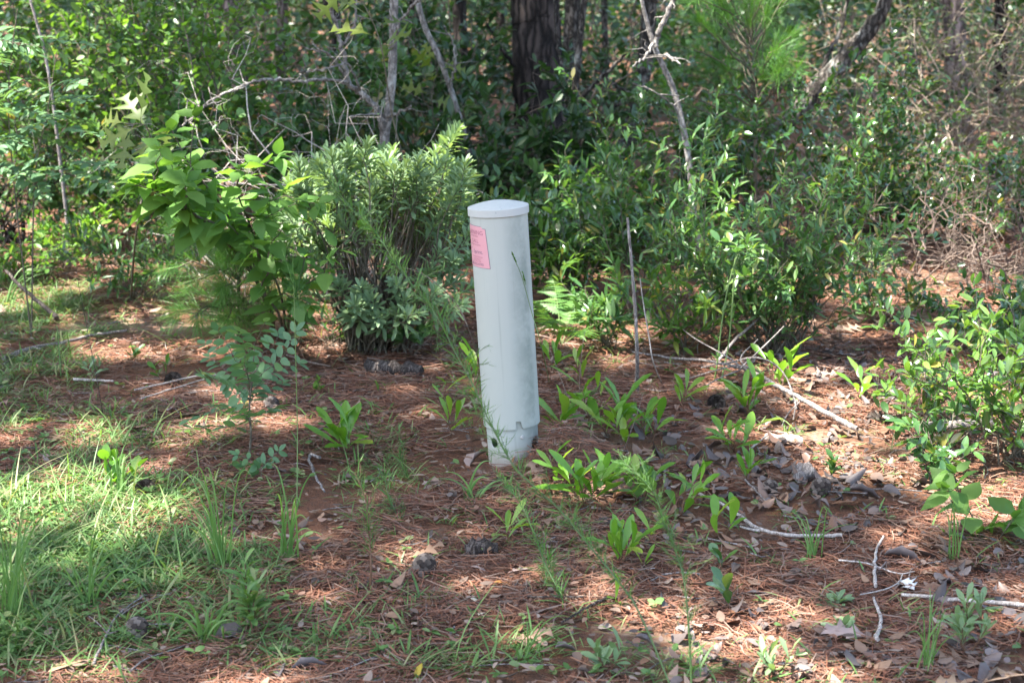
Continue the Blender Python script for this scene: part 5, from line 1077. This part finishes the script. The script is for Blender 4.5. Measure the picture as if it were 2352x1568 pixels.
def log(label, px, py, L, r, az, seed, mat='darkstick', name='bark_chunk', cat='bark'):
    rng = np.random.RandomState(seed); c = G(px, py); d = np.array((cos(az), sin(az), 0)); n = 9; l = d * (np.linspace(-.5, .5, n)[:, None]) * L; l[:, 2] = r * .7
    rr = r * (.55 + .45 * np.sin(np.linspace(.25, 2.9, n))) * (1 + .25 * rng.randn(n) * .6); sb = MB(); tube(sb, l, rr, 10, 0, .25, rng); o_ = sb.build(name, M[mat], loc=c); tag(o_, label, cat)
log('dark rotten wood chunk in the shade left of the post', 905, 862, .24, .035, -.35, 1, name='rotten_log', cat='log')
log('weathered grey wood chunk among the right litter', 1845, 1100, .12, .03, 1.2, 2, 'stick')
log('short pale log end behind the bright right seedling', 1800, 1018, .13, .02, -.25, 3, 'palestick')
log('mossy pale log under the low glossy shrub at the right', 2200, 990, .26, .028, .12, 4, 'stick', 'mossy_log', 'log')
log('dark crumbled bark heap in front of the four leaved seedling', 1105, 1275, .09, .025, .2, 5)
# cones
rng = np.random.RandomState(8); cm = MB(); n = 64; k = np.arange(n); f = (k + .5) / n; z = f * .062; rr = .017 * np.sin(np.clip(f * .95 + .05, 0, 1) * pi) ** .6 + .003; a = k * 2.39996
p = np.stack([rr * .3 * np.cos(a), rr * .3 * np.sin(a), z], 1); d = np.stack([np.cos(a), np.sin(a), -.15 + .9 * f], 1); place(cm, leaf_tpl([0, .5, .9, 1], [0, .28, .34, 0], -.1, -.35), p, d, np.stack([-.5 * np.cos(a), -.5 * np.sin(a), 1 + 0 * a], 1), 1.05 * rr + .004, 1.05, 0)
tube(cm, np.array([[0, 0, -.003], [0, 0, .03], [0, 0, .058]]), [.008, .011, .004], 8)
cone0 = None
for lab, px, py, s_ in (('pine cone in the straw left of the indigo shrub', 407, 876, 1.15), ('pine cone tucked behind the indigo shrub stem', 625, 945, 1.1), ('pine cone under the seedling in front of the fallen branch', 1640, 934, 1.2),
                        ('pine cone in the litter below the weathered wood chunk', 1872, 1142, 1.1), ('pine cone in the straw left of the orange leaf', 968, 1330, 1.2), ('pine cone in the grass near the forked twig', 318, 1478, 1.1),
                        ('dark pine cone in the shade behind the small weed at the right', 2045, 975, 1.2), ('pine cone beside the upper of the small pale rosettes', 1760, 1140, .9), ('pine cone caught in the left grass', 345, 1130, 1.1), ('pine cone beyond the sunny straw at the right', 2120, 905, 1.1)):
    if cone0 is None: o_ = cone0 = cm.build('pine_cone', M['cone'], smooth=False)
    else: o_ = cone0.copy(); COL.objects.link(o_)
    c = G(px, py); o_.location = c + np.array((0, 0, .018)); o_.rotation_euler = (radians(75 + 20 * rng.rand()), 0, rng.rand() * 6.3); o_.scale = (s_,) * 3; tag(o_, lab, 'pine cone', 'pine cones on the straw')
# single dead leaves and scraps big enough to point at
DRYL = leaf_tpl([0, .05, .15, .26, .36, .46, .56, .66, .76, .86, .94, 1], [0, .02, .06, .12, .30, .16, .13, .40, .18, .15, .22, 0], .15, .15, [0, 0, 0, 0, .08, 0, 0, .10, 0, 0, .05, 0])
CURL = leaf_tpl([0, .1, .25, .4, .55, .7, .85, .95, 1], [0, .12, .22, .27, .28, .24, .15, .06, 0], .8, .5, wav=.1)
FLAT = leaf_tpl([0, .12, .3, .5, .7, .88, 1], [0, .1, .17, .19, .16, .08, 0], .3, .35, wav=.08)
def dead(label, px, py, size, az, mat, tpl=DRYL, pitch=.12, roll=.2, name='dead_leaf', cat='dead leaf', wid=1., dro=1., lift=.024):
    c = G(px, py, lift); d = np.array([[cos(az), sin(az), math.tan(pitch)]]); u_ = unit(d); sd = np.array([-sin(az), cos(az), 0]); mb = MB()
    place(mb, tpl, -.5 * size * u_, u_, (np.array((0, 0, 1.)) + roll * sd)[None], size, wid, 0, dro); o_ = mb.build(name, M[mat], loc=c); sm = o_.modifiers.new('thickness', 'SOLIDIFY'); sm.thickness = .0008; tag(o_, label, cat)
for a in [
    ('pale lobed oak leaf lying in the bottom left corner', 150, 1522, .115, .9, 'tan'), ('tan lobed oak leaf at the bottom right corner', 2300, 1548, .12, .5, 'tan'), ('second tan oak leaf left of the corner one at the bottom right', 2195, 1572, .10, 2.4, 'tan'),
    ('pale folded leaf leaning at the left foot of the post', 1088, 1045, .10, 1.2, 'pinkleaf', CURL, .7, .5), ('curled brown oak leaf below the biggest seedling clump', 1390, 1115, .12, -.3, 'litter', CURL, .35, -.4), ('rust brown curled leaf beside the curled oak leaf', 1440, 1130, .10, .5, 'rust', CURL, .2, .3),
    ('orange leaf lying flat below the four leaved seedling', 1158, 1334, .055, .15, 'orange', FLAT, .02, .1), ('yellow leaf upright at the bottom edge', 960, 1537, .045, 1.4, 'yellow', FLAT, .8, .2), ('grey curled leaf at the bottom, right one of two', 700, 1520, .085, .7, 'greyleaf', CURL, .35, .8),
    ('brown grey leaf at the bottom, left one of two', 640, 1530, .075, 1.7, 'greyleaf', FLAT, .3, .5), ('curled silvery bark piece beside the horseweed', 540, 1452, .10, .3, 'greyleaf', CURL, .1, -.3), ('dark cupped leaf against the curled silvery bark', 556, 1432, .085, 1.9, 'litter', CURL, .3, .6),
    ('pale lobed leaf left of the upright weathered stick at the bottom', 1945, 1448, .115, 2.7, 'pinkleaf'), ('rust leaf beneath the pale lobed leaf at the bottom right', 2000, 1470, .10, -.5, 'rust', FLAT), ('tan oak leaf below the big fallen branch', 1790, 990, .13, -.5, 'pinkleaf'),
    ('pale oak leaf standing in the litter left of the glossy shrub', 2040, 912, .14, 1.0, 'pinkleaf', DRYL, .5, .4), ('rust brown leaf near the small weed in the litter', 1940, 1150, .09, .2, 'rust'), ('brown leaf left of the weathered wood chunk', 1790, 1140, .085, 2.0, 'litter', CURL), ('grey curled leaf right of the small weed', 1985, 1120, .10, .1, 'greyleaf', CURL),
    ('rust leaf in the litter above the grass tuft', 1880, 1195, .09, -.4, 'rust', FLAT), ('grey rolled leaf above the white scrap', 2075, 1268, .11, .1, 'greyleaf', CURL, .1, .5), ('dark grey leaf below the rolled grey leaf', 2020, 1295, .07, 1.4, 'greyleaf', CURL), ('grey leaf at the end of the curved pale stick', 2090, 1290, .08, -.2, 'pinkleaf', FLAT),
    ('purple grey leaf left of the two dark seedlings', 1745, 1355, .07, .1, 'greyleaf', FLAT), ('grey curled leaf at the bottom among the weeds', 1480, 1462, .05, -.2, 'greyleaf', CURL), ('dark grey leaf curled beside the grey curled one', 1300, 1480, .055, .3, 'greyleaf', CURL), ('grey bark flake beside the bushy weed tuft', 1810, 1520, .06, .1, 'greyleaf', FLAT),
    ('rust brown leaf right of the fennel foot', 1700, 1400, .075, .4, 'rust', FLAT), ('brown flat leaf left of the red stemmed fennel', 745, 1170, .075, .1, 'rust', FLAT), ('small rust leaf stuck to the foot of the post', 1178, 1052, .03, 1.3, 'rust', FLAT, 1.2, .2), ('pinkish leaf in the straw near the bark heap', 1100, 1300, .05, -.3, 'pinkleaf', FLAT),
    ('brown lobed leaf by the small grey stick', 1190, 1306, .065, .5, 'pinkleaf', DRYL), ('grey leaf in the grass at the left edge', 78, 1025, .07, .2, 'greyleaf', FLAT), ('brown curled leaf in the middle of the left grass', 400, 1240, .07, .9, 'litter', CURL), ('pale leaf under the bent twig', 690, 1062, .06, .2, 'pinkleaf', FLAT),
    ('pale leaf in the straw left of the indigo foot', 425, 950, .10, .5, 'tan', DRYL), ('white-grey leaf beside the oak leaf left of the indigo', 390, 935, .06, 1.5, 'pinkleaf', FLAT), ('broad pale leaf lying above the left pine cone', 345, 878, .08, .3, 'pinkleaf', FLAT), ('brown leaf at the bottom right edge below the long stick', 2170, 1410, .08, .6, 'rust', FLAT),
    ('pale leaf behind the four leaved seedling', 1130, 1100, .05, .1, 'tan', FLAT), ('grey leaf left of the large seedling clump', 640, 1072, .08, -.2, 'greyleaf', FLAT), ('brown leaf in the sun below the curled oak leaf', 1640, 1215, .09, .5, 'rust', DRYL), ('dark leaf in the shade of the low glossy shrub', 2110, 1100, .08, .9, 'litter', CURL),
    ('pinkish bark flake at the right edge above the long stick', 2240, 1340, .07, .3, 'pinkleaf', FLAT), ('grey flake near the right edge stick', 2170, 1330, .055, 1., 'greyleaf', CURL)]:
    dead(*a)
dead('white papery scrap on the straw at the right', 2088, 1340, .055, 1.9, 'white', DRYL, .3, .2, 'paper_scrap', 'scrap', 1.4)
dead('pale wood chip below the orange leaf', 1090, 1374, .030, -.6, 'chip', FLAT, .1, .1, 'wood_chip', 'wood chip', 1.3)
dead('pale wood chip right of and below the other chip', 1106, 1405, .032, 1.1, 'chip', FLAT, .1, .1, 'wood_chip', 'wood chip', 1.2)
dead('yellow leaf showing behind the left edge of the post', 1085, 892, .06, 1.5, 'yellow', FLAT, .6, .3)

seen = {}
for o_ in bpy.data.objects:
    l_ = o_.get('label')
    if l_ and o_.parent is None: seen.setdefault(l_, []).append(o_.name)
for l_, v_ in seen.items():
    if len(v_) > 1 or not 4 <= len(l_.split()) <= 16: print('LABEL?', len(l_.split()), l_, v_)
